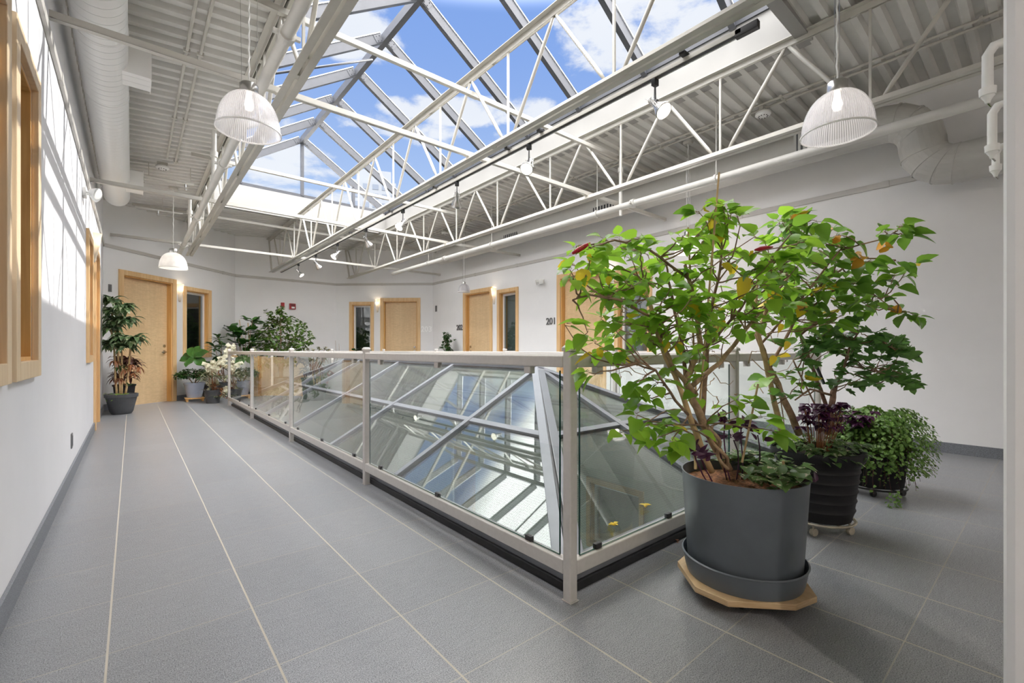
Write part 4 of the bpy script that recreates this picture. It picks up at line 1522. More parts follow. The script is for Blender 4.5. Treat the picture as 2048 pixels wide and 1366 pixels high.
# white pipe drops with elbows beside the column, upper right
for i, (u, x, z0, z1, r, lab) in enumerate(((1975, 3.0, 2.20, 2.43, .020, 'nearest white pipe drop with elbow beside the column, topmost of three'),
                                        (1984, 3.4, 2.06, 2.30, .019, 'middle white pipe drop with elbow beside the column'),
                                        (1991, 4.0, 2.12, 2.27, .018, 'lowest and smallest white pipe drop beside the column'))):
    y = at_col(u, x)
    t = thing('pipe_drop', lab, 'pipe', (x, y, z1), group='white pipe drops by the column')
    dn = Vector((.45, -.9, 0)).normalized()
    m = MB()
    e = Vector((x, y, z1))
    m.tube([e + dn * .75, e + dn * .05 , e + dn * .022 + Vector((0, 0, -.006)), e + Vector((0, 0, -.045)), Vector((x, y, z0))], r, 14)
    m.build('pipe_run', M['white'], t, smooth=True, autosmooth=True)
    m = MB()
    m.lathe([(r, -.0), (r + .008, .0), (r + .010, .035), (r, .035)], (x, y, z0), 16)
    m.lathe([(.001, -.035), (.008, -.035), (.012, -.02), (r + .004, -.002), (r + .004, .0)], (x, y, z0), 16)
    m.build('end_fitting', M['white'], t, smooth=True, autosmooth=True)
    m = MB(); m.tube([(x, y, z0 - .03), (x + .02, y - .01, z0 - .045)], .004, 6); m.build('drain_nipple', M['chrome'], t)

# sprinkler branch lines with pendent heads under the left deck
def branch(label, y, x0, x1, xs):
    z = 3.47
    t = thing('sprinkler_branch', label, 'sprinkler', ((x0 + x1) / 2, y, z), group='sprinkler branch lines')
    m = MB(); m.tube([(x0, y, z), (x1, y, z)], .016, 10); m.build('pipe_run', M['pipe'], t, smooth=True, autosmooth=True)
    for x in xs:
        m = MB(); m.tube([(x, y, z), (x, y, z - .06)], .012, 8); m.lathe([(.001, -.10), (.018, -.098), (.018, -.094), (.004, -.092), (.004, -.07), (.014, -.06), (.001, -.058)], (x, y, z), 14)
        m.build('sprinkler_head', M['chrome'], t, smooth=True, autosmooth=True)
        m = MB(); m.tube([(x + .06, y, z), (x + .06, y, zdeck(x + .06))], .005, 6); m.build('hanger_rod', M['steel'], t)
branch('thin sprinkler branch pipe under the left deck beyond the middle cross bar', 8.15, .04, .70, (.12, .60))
branch('thin sprinkler branch pipe across the far left deck by the birch door', 10.0, .04, .70, (.35,))

# ================================================================== pale tower outside, seen through the skylight
def tower():
    D = 150.0
    r0 = ray(745, 700); r0.z = 0
    c = r0 * D
    ztop = H + (700 - 338) / 910.0 * D
    fw = Vector((r0.x, r0.y, 0)).normalized(); rt = Vector((fw.y, -fw.x, 0))
    t = thing('high_rise_building', 'pale high rise tower with balconies seen beyond the skylight', 'building', (c.x, c.y, -20))
    def P(a, b, z): q = c + rt * a + fw * b; return (q.x, q.y, z)
    def blk(a0, a1, b0, b1, z0, z1, m):
        m.hexa([P(a0, b0, z0), P(a1, b0, z0), P(a1, b1, z0), P(a0, b1, z0), P(a0, b0, z1), P(a1, b0, z1), P(a1, b1, z1), P(a0, b1, z1)])
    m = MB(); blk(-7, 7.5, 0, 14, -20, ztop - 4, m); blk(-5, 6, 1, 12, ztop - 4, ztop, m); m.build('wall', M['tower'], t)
    m = MB()
    z = -18
    while z < ztop - 6:
        for a in range(-6, 7, 3):
            blk(a, a + 1.9, -.08, 0.0, z, z + 1.7, m)
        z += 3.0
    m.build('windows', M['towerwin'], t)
    z = -17
    while z < ztop - 6:
        m = MB()
        n = 8
        poly = [P(7.4 + 3.4 * math.cos(a), 3 + 3.6 * math.sin(a), 0)[:2] for a in [math.pi * (-.5 + k / n) for k in range(n + 1)]]
        m.prism(poly, z, z + .9)
        m.build('balcony', M['tower'], t)
        z += 3.0
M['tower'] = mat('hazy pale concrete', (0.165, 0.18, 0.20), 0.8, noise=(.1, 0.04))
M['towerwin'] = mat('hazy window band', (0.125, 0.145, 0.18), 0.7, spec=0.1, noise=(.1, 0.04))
tower()

# ================================================================== plants
def W(u, v, t):
    return ray(u, v) * t + Vector((0, 0, H))
def leaf_shape(kind):
    """template along +Y, unit length; returns verts, faces"""
    if kind == 'lobed':
        out = [(0, 0), (.16, -.04), (.34, .10), (.50, .14), (.40, .28), (.30, .34), (.42, .46), (.46, .66), (.30, .62), (.20, .60), (.16, .80), (0, 1.0)]
        R_ = out; L_ = [(-x, y) for x, y in out]
        n = len(out)
        mid = [(0, y, .0) for _, y in out]
        v = []
        for (x, y) in out:
            yy = max(0, y)
            v += [(-x, y, .22 * x - .35 * yy * yy * .6), (0, yy, -.35 * yy * yy * .6), (x, y, .22 * x - .35 * yy * yy * .6)]
        f = []
        for i in range(n - 1):
            a = i * 3
            f += [(a, a + 1, a + 4, a + 3), (a + 1, a + 2, a + 5, a + 4)]
        return np.array(v, float), f
    prof = {'ovate': (.40, 7, .10), 'serrate': (.37, 8, .15), 'lance': (.17, 6, .06), 'round': (.50, 3, .05), 'broad': (.29, 7, .05), 'tri': (.55, 3, .0), 'small': (.26, 3, .1)}[kind]
    Wd, n, serr = prof
    v, f = [], []
    rows = []
    for i in range(n + 1):
        t = i / n
        if kind in ('serrate', 'ovate'):
            w_ = Wd * (math.sin(math.pi * min(1, t ** .62)) ** .85 if 0 < t < 1 else 0)
            w_ += serr * .35 * (t * (1 - t)) * (1 if i % 2 else -1)
        elif kind == 'lance':
            w_ = Wd * math.sin(math.pi * t ** .7) if t < 1 else 0
        elif kind == 'broad':
            w_ = Wd * (math.sin(math.pi * t ** 1.25)) ** .6 if 0 < t < 1 else 0
        elif kind == 'tri':
            w_ = Wd * (0.25, 1.0, .5, 0)[i]
        else:
            w_ = Wd * math.sin(math.pi * (.06 + .88 * t))
        z = -.28 * t * t
        if kind == 'broad': z = -.18 * t * t + .05 * math.sin(t * 9)
        if i == 0 and kind not in ('round', 'small', 'tri'): w_ = .0
        rows.append([(-w_, t, z + .28 * w_), (0, t, z), (w_, t, z + .28 * w_)])
    for r in rows: v += r
    for i in range(n):
        a = i * 3
        f += [(a, a + 1, a + 4, a + 3), (a + 1, a + 2, a + 5, a + 4)]
    return np.array(v, float), f
SHAPES = {k: leaf_shape(k) for k in ('ovate', 'serrate', 'lance', 'round', 'broad', 'tri', 'small', 'lobed')}
def unit(v):
    v = np.asarray(v, float)
    return v / max(1e-9, np.linalg.norm(v))
def put_leaf(mb, kind, p, d, size, up=None, roll=0.0, bend=1.0):
    v, f = SHAPES[kind]
    d = unit(d)
    up = np.array((0, 0, 1.0)) if up is None else np.asarray(up, float)
    x = np.cross(d, up)
    if np.linalg.norm(x) < 1e-3: x = np.cross(d, (1, 0, 0))
    x = unit(x); z = np.cross(x, d)
    if roll:
        x, z = x * math.cos(roll) + z * math.sin(roll), z * math.cos(roll) - x * math.sin(roll)
    q = v.copy(); q[:, 2] *= bend
    pts = np.asarray(p) + (q[:, :1] * x + q[:, 1:2] * d + q[:, 2:3] * z) * size
    mb.add(pts.tolist(), f)
def rdir(zlo=-.4, zhi=.8):
    a = rng.uniform(0, 2 * math.pi); z = rng.uniform(zlo, zhi)
    return np.array((math.cos(a), math.sin(a), z))
def curve(a, b, sag=0.0, n=6, jit=.01):
    a, b = np.array(a), np.array(b)
    L = np.linalg.norm(b - a)
    k = rng.uniform(-1, 1, 3) * L * .10
    out = []
    for i in range(n + 1):
        t = i / n
        p = a + (b - a) * t
        w_ = 4 * t * (1 - t)
        p = p + k * w_ + np.array((0, 0, -sag * L * w_))
        if 0 < i < n: p = p + rng.uniform(-jit, jit, 3)
        out.append(p)
    return out
def in_poly(u, v, poly):
    c = False
    n = len(poly)
    for i in range(n):
        x0, y0 = poly[i]; x1, y1 = poly[(i + 1) % n]
        if (y0 > v) != (y1 > v) and u < (x1 - x0) * (v - y0) / (y1 - y0) + x0: c = not c
    return c
def tips_in(poly, n, t0, t1, mind):
    us_ = [p[0] for p in poly]; vs__ = [p[1] for p in poly]
    out, tries = [], 0
    while len(out) < n and tries < 6000:
        tries += 1
        u, v = rng.uniform(min(us_), max(us_)), rng.uniform(min(vs__), max(vs__))
        if in_poly(u, v, poly) and all((u - a) ** 2 + (v - b) ** 2 > mind ** 2 for a, b, _ in out):
            out.append((u, v, rng.uniform(t0, t1)))
    return out
def stem_tube(t, name, pts, r0, r1, m, n=8):
    pts = [np.array(p) for p in pts]
    fine = []
    for i in range(len(pts) - 1):
        for k in range(4):
            fine.append(pts[i] + (pts[i + 1] - pts[i]) * k / 4 + (rng.uniform(-1, 1, 3) * r0 * .25 if (k or i) else 0))
    fine.append(pts[-1])
    rr = [r0 + (r1 - r0) * i / (len(fine) - 1) for i in range(len(fine))]
    mb = MB(); mb.tube([tuple(p) for p in fine], rr, n)
    mb.build(name, M[m], t, smooth=True)
    return fine
def shrub(t, anchors, tips, leafset, twigmat, size, per=(5, 7), twig_r=.0028, gather=.35):
    """twigs from the nearest anchor to each tip, leaves along the outer part
    leafset: list of (part name, material, shape, probability)"""
    mbs = {nm: MB() for nm, *_ in leafset}
    tw = MB()
    A = np.array(anchors)
    for (tp) in tips:
        tp = np.array(tp)
        dd = np.linalg.norm(A - tp, axis=1) + np.maximum(0, A[:, 2] - tp[2] + .05) * 1.2
        cand = np.argsort(dd)[:6]
        a = A[cand[rng.randint(0, len(cand))]]
        c = curve(a, tp, rng.uniform(-.08, .12), 6, .006)
        tw.tube([tuple(p) for p in c], [twig_r * 1.5 - twig_r * .9 * i / 6 for i in range(7)], 5, caps=False)
        nl_ = rng.randint(per[0], per[1] + 1)
        dirn = unit(c[-1] - c[-2])
        for k in range(nl_):
            if k < nl_ * .55:
                p = c[-1] + rng.uniform(-.008, .008, 3)
                d = unit(dirn * .5 + rdir(-.5, .7) * 1.0)
            else:
                s = rng.uniform(.35, .95) * 6
                i = int(s); p = c[i] + (c[min(i + 1, 6)] - c[i]) * (s - i)
                d = unit(rdir(-.7, .5))
            d[2] -= .25
            sz = size * rng.uniform(.62, 1.15)
            nm, mt, shp = None, None, None
            r = rng.uniform()
            for (nm, mt, shp, pr) in leafset:
                if r < pr: break
                r -= pr
            q = p + unit(d) * sz * .25
            tw.tube([tuple(p), tuple(q)], [.0011, .0009], 4, caps=False)
            put_leaf(mbs[nm], shp, q, d, sz, roll=rng.uniform(-.6, .6), bend=rng.uniform(.4, 1.5))
    tw.build('twigs', M[twigmat], t)
    for (nm, mt, shp, pr) in leafset:
        if mbs[nm].v: mbs[nm].build(nm, M[mt], t, smooth=True)
def pot_lathe(t, prof, c, m, soil_z, soil_r, soilm='soildark', n=40, name='pot', sx=1, sy=1):
    mb = MB(); mb.lathe(prof, c, n, sx, sy); mb.build(name, M[m], t, smooth=True, autosmooth=True)
    mb = MB(); mb.lathe([(.001, soil_z + .012), (soil_r * .5, soil_z + .008), (soil_r, soil_z)], c, n, sx, sy)
    mb.build('soil', M[soilm], t, smooth=True)
def simple_pot(r0, r1, h, lip=.012, z=0.0):
    return [(.001, z), (r0, z), (r1 - .004, z + h - .03), (r1 + lip * .5, z + h - .028), (r1 + lip, z + h), (r1, z + h + .002), (r1 - .012, z + h - .005), (r1 - .02, z + h - .05)]

# ---------- big hibiscus in the slate grey planter
C1 = Vector((2.03, .872, 0))
t = thing('potted_hibiscus', 'leafy hibiscus with yellowing leaves in the big slate grey planter', 'potted plant', C1, group=None)
ZB = .074
prof = [(.001, ZB + .012), (.215, ZB + .012), (.222, ZB + .03), (.246, .500), (.249, .511), (.243, .511), (.238, .48), (.236, .46)]
pot_lathe(t, prof, C1, 'potgrey', .462, .237, 'soil', 64)
m = MB(); m.lathe([(.001, ZB), (.226, ZB), (.232, ZB + .02), (.243, ZB + .082), (.247, ZB + .084), (.241, ZB + .088), (.231, ZB + .04), (.226, ZB + .009), (.001, ZB + .009)], C1, 64)
m.build('saucer', M['potgrey'], t, smooth=True, autosmooth=True)
anch = []
st = [
    ('stem', [W(1424, 944, 1.97), W(1385, 850, 1.95), W(1352, 760, 1.93), W(1325, 700, 1.92), W(1300, 610, 1.90), W(1285, 560, 1.9)], .0135, .007, 'cane'),
    ('stem', [W(1456, 940, 2.02), W(1415, 860, 2.0), W(1385, 800, 1.98), W(1372, 760, 1.97), W(1400, 690, 1.99), W(1392, 600, 1.98), W(1370, 530, 1.95)], .022, .007, 'bark'),
    ('stem', [W(1392, 790, 1.98), W(1350, 740, 1.9), W(1325, 690, 1.86), W(1300, 640, 1.82)], .012, .006, 'bark'),
    ('stem', [W(1380, 775, 1.97), W(1440, 725, 2.02), W(1490, 660, 2.08), W(1540, 600, 2.12), W(1590, 540, 2.2)], .012, .005, 'bark'),
    ('stem', [W(1405, 830, 2.0), W(1412, 740, 2.03), W(1418, 640, 2.05), W(1440, 540, 2.05), W(1445, 460, 2.03)], .011, .004, 'twig'),
    ('stem', [W(1374, 790, 1.98), W(1366, 700, 2.0), W(1345, 600, 2.02), W(1330, 520, 2.0)], .010, .004, 'twig'),
    ('stem', [W(1395, 850, 1.98), W(1350, 800, 1.88), W(1310, 740, 1.80), W(1270, 720, 1.76)], .007, .003, 'twig'),
    ('stem', [W(1380, 560, 1.97), W(1300, 500, 1.88), W(1230, 480, 1.80), W(1180, 495, 1.76)], .006, .003, 'twig'),
    ('stem', [W(1310, 640, 1.84), W(1240, 600, 1.78), W(1180, 590, 1.74), W(1145, 600, 1.72)], .006, .003, 'twig'),
    ('stem', [W(1410, 700, 2.0), W(1480, 620, 2.0), W(1540, 520, 2.05), W(1580, 470, 2.1)], .007, .003, 'twig'),
]
for nm, pts, r0, r1, mt in st:
    anch += [p for p in stem_tube(t, nm, pts, r0, r1, mt)][3:]
m = MB()
for k in range(2):     # twined root stems
    pts = []
    for i in range(15):
        f = i / 14
        c = np.array(W(1420 + 34 * f, 855 + 82 * f, 1.965))
        a = f * 7 + k * math.pi
        pts.append(tuple(c + np.array((math.cos(a) * .017, math.sin(a) * .017, 0))))
    m.tube(pts, .0075, 7)
m.build('twined_stem', M['bark'], t, smooth=True)
for nm, a, b, r in (('bamboo_stake', W(1400, 800, 1.93), W(1438, 345, 1.93), .0042), ('bamboo_stake', W(1392, 790, 2.02), W(1376, 455, 2.02), .004), ('bamboo_stake', W(1484, 925, 1.95), W(1516, 768, 1.97), .0045), ('bamboo_stake', W(1571, 952, 1.86), W(1566, 922, 1.86), .005), ('bamboo_stake', W(1391, 938, 1.92), W(1389, 860, 1.93), .006)):
    m = MB(); m.tube([a + (b - a) * (i / 8) for i in range(9)], [r * (1.15 if i % 3 == 0 else 1) for i in range(9)], 8); m.build(nm, M['cane'], t)
poly1 = [(1135, 505), (1180, 475), (1230, 465), (1300, 482), (1355, 465), (1400, 412), (1455, 402), (1480, 430), (1490, 470), (1560, 480), (1620, 470), (1640, 520), (1600, 590), (1560, 640), (1500, 640), (1450, 695), (1380, 690), (1300, 690), (1250, 685), (1190, 700), (1150, 665), (1230, 600), (1140, 560)]
tp = tips_in(poly1, 92, 1.72, 2.18, 17)
tp += [(1445, 408, 1.98), (1462, 425, 1.97), (1430, 440, 1.97), (1398, 425, 1.97), (1178, 495, 1.76), (1140, 540, 1.73), (1130, 650, 1.73), (1175, 665, 1.75), (1225, 655, 1.78), (1200, 700, 1.76), (1178, 745, 1.75),
       (1262, 772, 1.78), (1288, 792, 1.80), (1312, 765, 1.83), (1245, 862, 1.76), (1290, 845, 1.80), (1345, 880, 1.83), (1352, 900, 1.84), (1330, 850, 1.85), (1500, 805, 1.93), (1525, 835, 1.93), (1470, 800, 1.95), (1545, 862, 1.92), (1340, 735, 1.86), (1300, 880, 1.82), (1410, 750, 1.9), (1275, 830, 1.78)]
shrub(t, anch, [W(*q) for q in tp], [('foliage', 'leaf_hib', 'serrate', .93), ('yellow_leaves', 'leaf_yellow', 'serrate', .022), ('dark_leaves', 'leaf_hib2', 'serrate', 1)], 'twig', .076, (5, 8))
m = MB()
for k in range(60):        # bare crossing twigs low in the crown
    u, v = rng.uniform(1240, 1560), rng.uniform(560, 800)
    p = np.array(W(u, v, rng.uniform(1.85, 2.12)))
    q = p + np.array(rng.uniform(-1, 1, 3)) * np.array((.16, .12, .07))
    c = curve(p, q, rng.uniform(-.3, .3), 5, .008)
    m.tube([tuple(x) for x in c], [.0022, .002, .0018, .0015, .0012, .001], 5, caps=False)
m.build('bare_twigs', M['bark'], t, kind='stuff')
m = MB()
for (u, v, tt, d, s) in ((1163, 545, 1.74, (.1, -.1, -1), .085), (1173, 520, 1.76, (.6, 0, -.3), .05), (1193, 705, 1.75, (.5, -.2, -.5), .05), (1487, 560, 1.9, (0, 0, -1), .10), (1425, 440, 1.96, (-.1, 0, -1), .06), (1408, 430, 1.96, (.7, 0, .4), .05), (1350, 695, 1.8, (.5, -.3, -.6), .06), (1330, 690, 1.82, (-.3, -.3, -.6), .05), (1545, 718, 2.0, (0, 0, -1), .05), (1500, 510, 1.9, (.5, .2, -.5), .05), (1215, 560, 1.78, (.3, 0, -.8), .04), (1442, 650, 1.9, (.5, 0, -.6), .05), (1560, 655, 2.0, (.2, 0, -1), .045), (1575, 690, 1.9, (-.3, 0, -.8), .04)):
    put_leaf(m, 'serrate', np.array(W(u, v - 8, tt)), d, s, up=(-.5, -.8, .3), bend=1.2)
m.build('yellow_leaves', M['leaf_yellow'], t, smooth=True)
for (a, b) in ((W(1145, 507, 1.74), W(1180, 486, 1.76)), (W(1510, 500, 1.9), W(1545, 494, 1.95))):
    m = MB(); m.tube([a, a + (b - a) * .3, a + (b - a) * .7, b], [.004, .010, .009, .003], 8)
    for k in range(5): put_leaf(m, 'lance', np.array(a + (b - a) * .5) + rng.uniform(-.004, .004, 3), np.array(a - b) + rng.uniform(-.01, .01, 3), .035)
    m.build('red_flower', M['flower_red'], t, smooth=True)
m = MB()           # ground cover in the planter
for k in range(260):
    a = rng.uniform(0, 2 * math.pi); r = .242 * math.sqrt(rng.uniform(0.05, 1))
    px, py = C1.x + r * math.cos(a), C1.y + r * math.sin(a)
    f = (px - C1.x) * RT[0] + (py - C1.y) * RT[1]
    if f < -.03 + rng.uniform(-.06, .03): continue
    put_leaf(m, 'ovate', (px, py, .505 + rng.uniform(0, .06)), rdir(-.2, .5) + np.array((math.cos(a), math.sin(a), 0)) * .7, rng.uniform(.045, .07))
m.build('speckled_leaves', M['leaf_varieg'], t, smooth=True)
m = MB(); sm = MB()
for (u, v, tt, n) in ((1388, 905, 1.9, 7), (1400, 915, 1.93, 6), (1450, 838, 1.98, 8), (1482, 850, 2.0, 8), (1467, 880, 2.0, 6), (1515, 870, 1.95, 5), (1622, 955, 1.86, 3), (1440, 880, 2.0, 5)):
    p = np.array(W(u, v, tt))
    base = np.array((p[0] * .7 + C1.x * .3, p[1] * .7 + C1.y * .3, .47))
    sm.tube([tuple(q) for q in curve(base, p, 0, 4, .004)], .003, 5)
    for k in range(n): put_leaf(m, 'lance', p + rng.uniform(-.02, .02, 3), rdir(-.1, 1.1), rng.uniform(.045, .07), up=(-.5, -.7, .4))
m.build('purple_leaves', M['leaf_purple'], t, smooth=True); sm.build('purple_stems', M['leaf_purple'], t)
m = MB()
for (u, v, tt) in ((1545, 975, 1.79), (1630, 990, 1.72), (1518, 985, 1.78), (1668, 1010, 1.74)):
    pass
for (u, v, tt) in ((1513, 985, 1.765), (1520, 992, 1.76), (1557, 1003, 1.755)):
    for k in range(3): put_leaf(m, 'ovate', np.array(W(u, v, tt)) + rng.uniform(-.006, .006, 3), rdir(-1.2, -.3), .022)
m.tube([W(1552, 975, 1.77), W(1557, 1003, 1.755)], .001, 4)
m.build('withered_flowers', M['leaf_dry'], t)

def octagon(cx, cy, pts, z0, z1, m): m.prism([(cx + a, cy + b) for a, b in pts], z0, z1)
t = thing('plant_dolly', 'plywood dolly with elongated octagon shape under the slate grey planter', 'plant dolly', (C1.x, C1.y, 0))
def rot2(p, a): return (p[0] * math.cos(a) - p[1] * math.sin(a), p[0] * math.sin(a) + p[1] * math.cos(a))
oc = [rot2((p[0] * .88, p[1] * .93), math.radians(-40)) for p in ((-.285, -.12), (-.19, -.235), (.09, -.262), (.225, -.20), (.27, -.05), (.25, .14), (.10, .25), (-.16, .24), (-.275, .12))]
m = MB(); octagon(C1.x, C1.y, oc, .050, .0735, m); m.build('board', M['plywood'], t, bevel=.002)
for k in range(4):
    a = math.radians(20 + 90 * k)
    x, y = C1.x + .17 * math.cos(a), C1.y + .17 * math.sin(a)
    m = MB(); m.box((x - .016, y - .016, .034), (x + .016, y + .016, .0498)); m.lathe([(.001, -.009), (.017, -.009), (.019, 0), (.017, .009), (.001, .009)], (x + .008, y, .0195), 16, axis=(0, 1, 0))
    m.build('caster', M['black'], t)

def caddy(label, x, y, r, mt, top=.070):
    t = thing('plant_caddy', label, 'plant caddy', (x, y, 0))
    m = MB(); m.lathe([(r - .012, top - .006), (r, top - .010), (r + .006, top - .002), (r, top + .002), (r - .012, top)], (x, y, 0), 40, closed=True)
    for k in range(3):
        a = math.pi * k / 3; m.bar((x - r * math.cos(a), y - r * math.sin(a), top - .006), (x + r * math.cos(a), y + r * math.sin(a), top - .006), .018, .005)
    m.build('ring_frame', M[mt], t)
    for k in range(4):
        a = math.radians(10 + 90 * k)
        cx, cy_ = x + (r - .03) * math.cos(a), y + (r - .03) * math.sin(a)
        m = MB(); m.tube([(cx, cy_, top - .008), (cx, cy_, .030)], .006, 6); m.lathe([(.001, -.010), (.022, -.010), (.025, 0), (.022, .010), (.001, .010)], (cx + .01, cy_, .0255), 16, axis=(.4, 1, 0))
        m.build('caster', M[mt], t)
# ---------- black ribbed pot
C2 = Vector((3.06, .896, 0))
caddy('round cream metal wheeled stand under the black ribbed pot', C2.x, C2.y, .185, 'caddy', .080)
t = thing('potted_hibiscus', 'second hibiscus and lobed shrub in the tall black ribbed pot', 'potted plant', C2)
z0 = .083
prof = [(.001, z0), (.165, z0), (.172, z0 + .03)]
for k in range(5):
    z = z0 + .06 + k * .055; r = .178 + k * .006
    prof += [(r, z - .012), (r + .006, z), (r + .001, z + .012)]
prof += [(.210, z0 + .315), (.226, z0 + .335), (.236, z0 + .365), (.230, z0 + .385), (.212, z0 + .388), (.204, z0 + .36), (.20, z0 + .34)]
pot_lathe(t, prof, C2, 'potblack', z0 + .35, .203, 'soildark', 56)
anch2 = []
for pts, r0, r1, mt in (([W(1562, 862, 2.58), W(1545, 790, 2.52), W(1524, 700, 2.45), W(1508, 620, 2.4), W(1520, 540, 2.4)], .017, .007, 'cane'),
                        ([W(1598, 868, 2.66), W(1568, 800, 2.6), W(1540, 735, 2.55), W(1512, 670, 2.5), W(1560, 560, 2.55), W(1600, 500, 2.6)], .020, .007, 'bark'),
                        ([W(1540, 735, 2.55), W(1590, 640, 2.6), W(1650, 560, 2.6), W(1720, 515, 2.6), W(1790, 520, 2.55)], .009, .003, 'twig'),
                        ([W(1520, 690, 2.46), W(1600, 600, 2.5), W(1680, 500, 2.5), W(1760, 480, 2.45), W(1795, 462, 2.45)], .007, .002, 'twig'),
                        ([W(1590, 640, 2.6), W(1680, 570, 2.6), W(1750, 590, 2.55), W(1795, 625, 2.5)], .006, .002, 'twig'),
                        ([W(1560, 560, 2.55), W(1582, 500, 2.5), W(1585, 440, 2.5)], .006, .002, 'twig')):
    anch2 += stem_tube(t, 'stem', pts, r0, r1, mt)[3:]
poly2 = [(1545, 440), (1600, 422), (1660, 450), (1700, 470), (1700, 520), (1760, 590), (1730, 640), (1640, 660), (1560, 650), (1500, 640), (1500, 560), (1570, 500)]
tp = tips_in(poly2, 52, 2.3, 2.8, 18)
tp += [(1582, 432, 2.5), (1608, 440, 2.5), (1565, 445, 2.5), (1800, 452, 2.45), (1812, 470, 2.45), (1770, 462, 2.45), (1792, 522, 2.55), (1822, 530, 2.55), (1740, 520, 2.55), (1755, 560, 2.55), (1790, 550, 2.5), (1830, 630, 2.5), (1798, 625, 2.5), (1720, 550, 2.55), (1672, 470, 2.5), (1560, 870, 2.4), (1575, 700, 2.4), (1540, 750, 2.4), (1600, 760, 2.5)]
shrub(t, anch2, [W(*q) for q in tp], [('foliage', 'leaf_hib2', 'serrate', .90), ('yellow_leaves', 'leaf_yellow', 'serrate', .02), ('bright_leaves', 'leaf_hib', 'serrate', 1)], 'twig', .095, (5, 7))
for (u, v, tt, s) in ((1725, 515, 2.5, .10), (1772, 490, 2.45, .07), (1600, 432, 2.45, .06), (1652, 458, 2.5, .06), (1678, 475, 2.5, .05), (1800, 617, 2.5, .06), (1605, 604, 2.4, .05)):
    m = MB()
    for k in range(3): put_leaf(m, 'serrate', np.array(W(u, v, tt)) + rng.uniform(-.01, .01, 3), rdir(-.9, .4), s * rng.uniform(.6, 1), up=(-.7, -.5, .3))
    m.build('withered_bloom', M['leaf_orange'], t, smooth=True)
anch3 = []
for pts, r0, r1, mt in (([W(1654, 868, 2.62), W(1664, 800, 2.6), W(1669, 775, 2.6)], .017, .015, 'darkbark'), ([W(1669, 778, 2.6), W(1690, 730, 2.6), W(1700, 690, 2.6), W(1720, 660, 2.6)], .009, .004, 'darkbark'),
                        ([W(1668, 860, 2.72), W(1645, 790, 2.7), W(1625, 735, 2.68), W(1600, 670, 2.66), W(1640, 640, 2.6)], .013, .006, 'darkbark'), ([W(1655, 860, 2.68), W(1620, 790, 2.65), W(1586, 720, 2.62)], .005, .004, 'twig'),
                        ([W(1662, 790, 2.6), W(1620, 778, 2.5), W(1590, 800, 2.45)], .007, .004, 'twig'), ([W(1700, 690, 2.6), W(1760, 680, 2.55), W(1790, 700, 2.5)], .004, .002, 'twig'), ([W(1690, 730, 2.6), W(1740, 740, 2.55), W(1780, 750, 2.5)], .004, .002, 'twig')):
    anch3 += stem_tube(t, 'stem', pts, r0, r1, mt)[3:]
m = MB(); m.bar(W(1648, 768, 2.6), W(1632, 730, 2.6), .012, .012); m.build('plant_tie_stake', M['black'], t)
poly3 = [(1640, 650), (1700, 640), (1780, 655), (1810, 700), (1785, 755), (1715, 765), (1690, 720), (1640, 700), (1600, 690), (1600, 660)]
tp = tips_in(poly3, 34, 2.45, 2.8, 16) + [(1800, 700, 2.5), (1790, 752, 2.5), (1815, 755, 2.5), (1730, 752, 2.5), (1700, 765, 2.5), (1575, 790, 2.45), (1600, 745, 2.5), (1670, 740, 2.5), (1655, 705, 2.5)]
shrub(t, anch3, [W(*q) for q in tp], [('lobed_leaves', 'leaf_maple', 'lobed', 1)], 'twig', .085, (4, 6))
m = MB(); sm = MB()
for k in range(70):         # dark purple shamrock
    u, v, tt = rng.uniform(1600, 1690), rng.uniform(805, 862), rng.uniform(2.5, 2.75)
    p = np.array(W(u, v, tt))
    sm.tube([tuple(p), (C2.x * .6 + p[0] * .4, C2.y * .6 + p[1] * .4, .43)], .0012, 4)
    for j in range(3):
        a = 2.1 * j + rng.uniform(0, 1); put_leaf(m, 'tri', p, (math.cos(a), math.sin(a), -.35), .042)
m.build('purple_leaves', M['leaf_purple'], t); sm.build('leaf_stalks', M['leaf_dry'], t)
m = MB()
for k in range(260):
    a = rng.uniform(0, 2 * math.pi); r = .235 * math.sqrt(rng.uniform(0.1, 1))
    put_leaf(m, 'ovate', (C2.x + r * math.cos(a), C2.y + r * math.sin(a), .455 + rng.uniform(-.02, .06) + .02 * (1 - r / .235)), rdir(-.3, .4) + np.array((math.cos(a), math.sin(a), -.1)) * .7, rng.uniform(.035, .06))
m.build('speckled_leaves', M['leaf_varieg'], t, smooth=True)

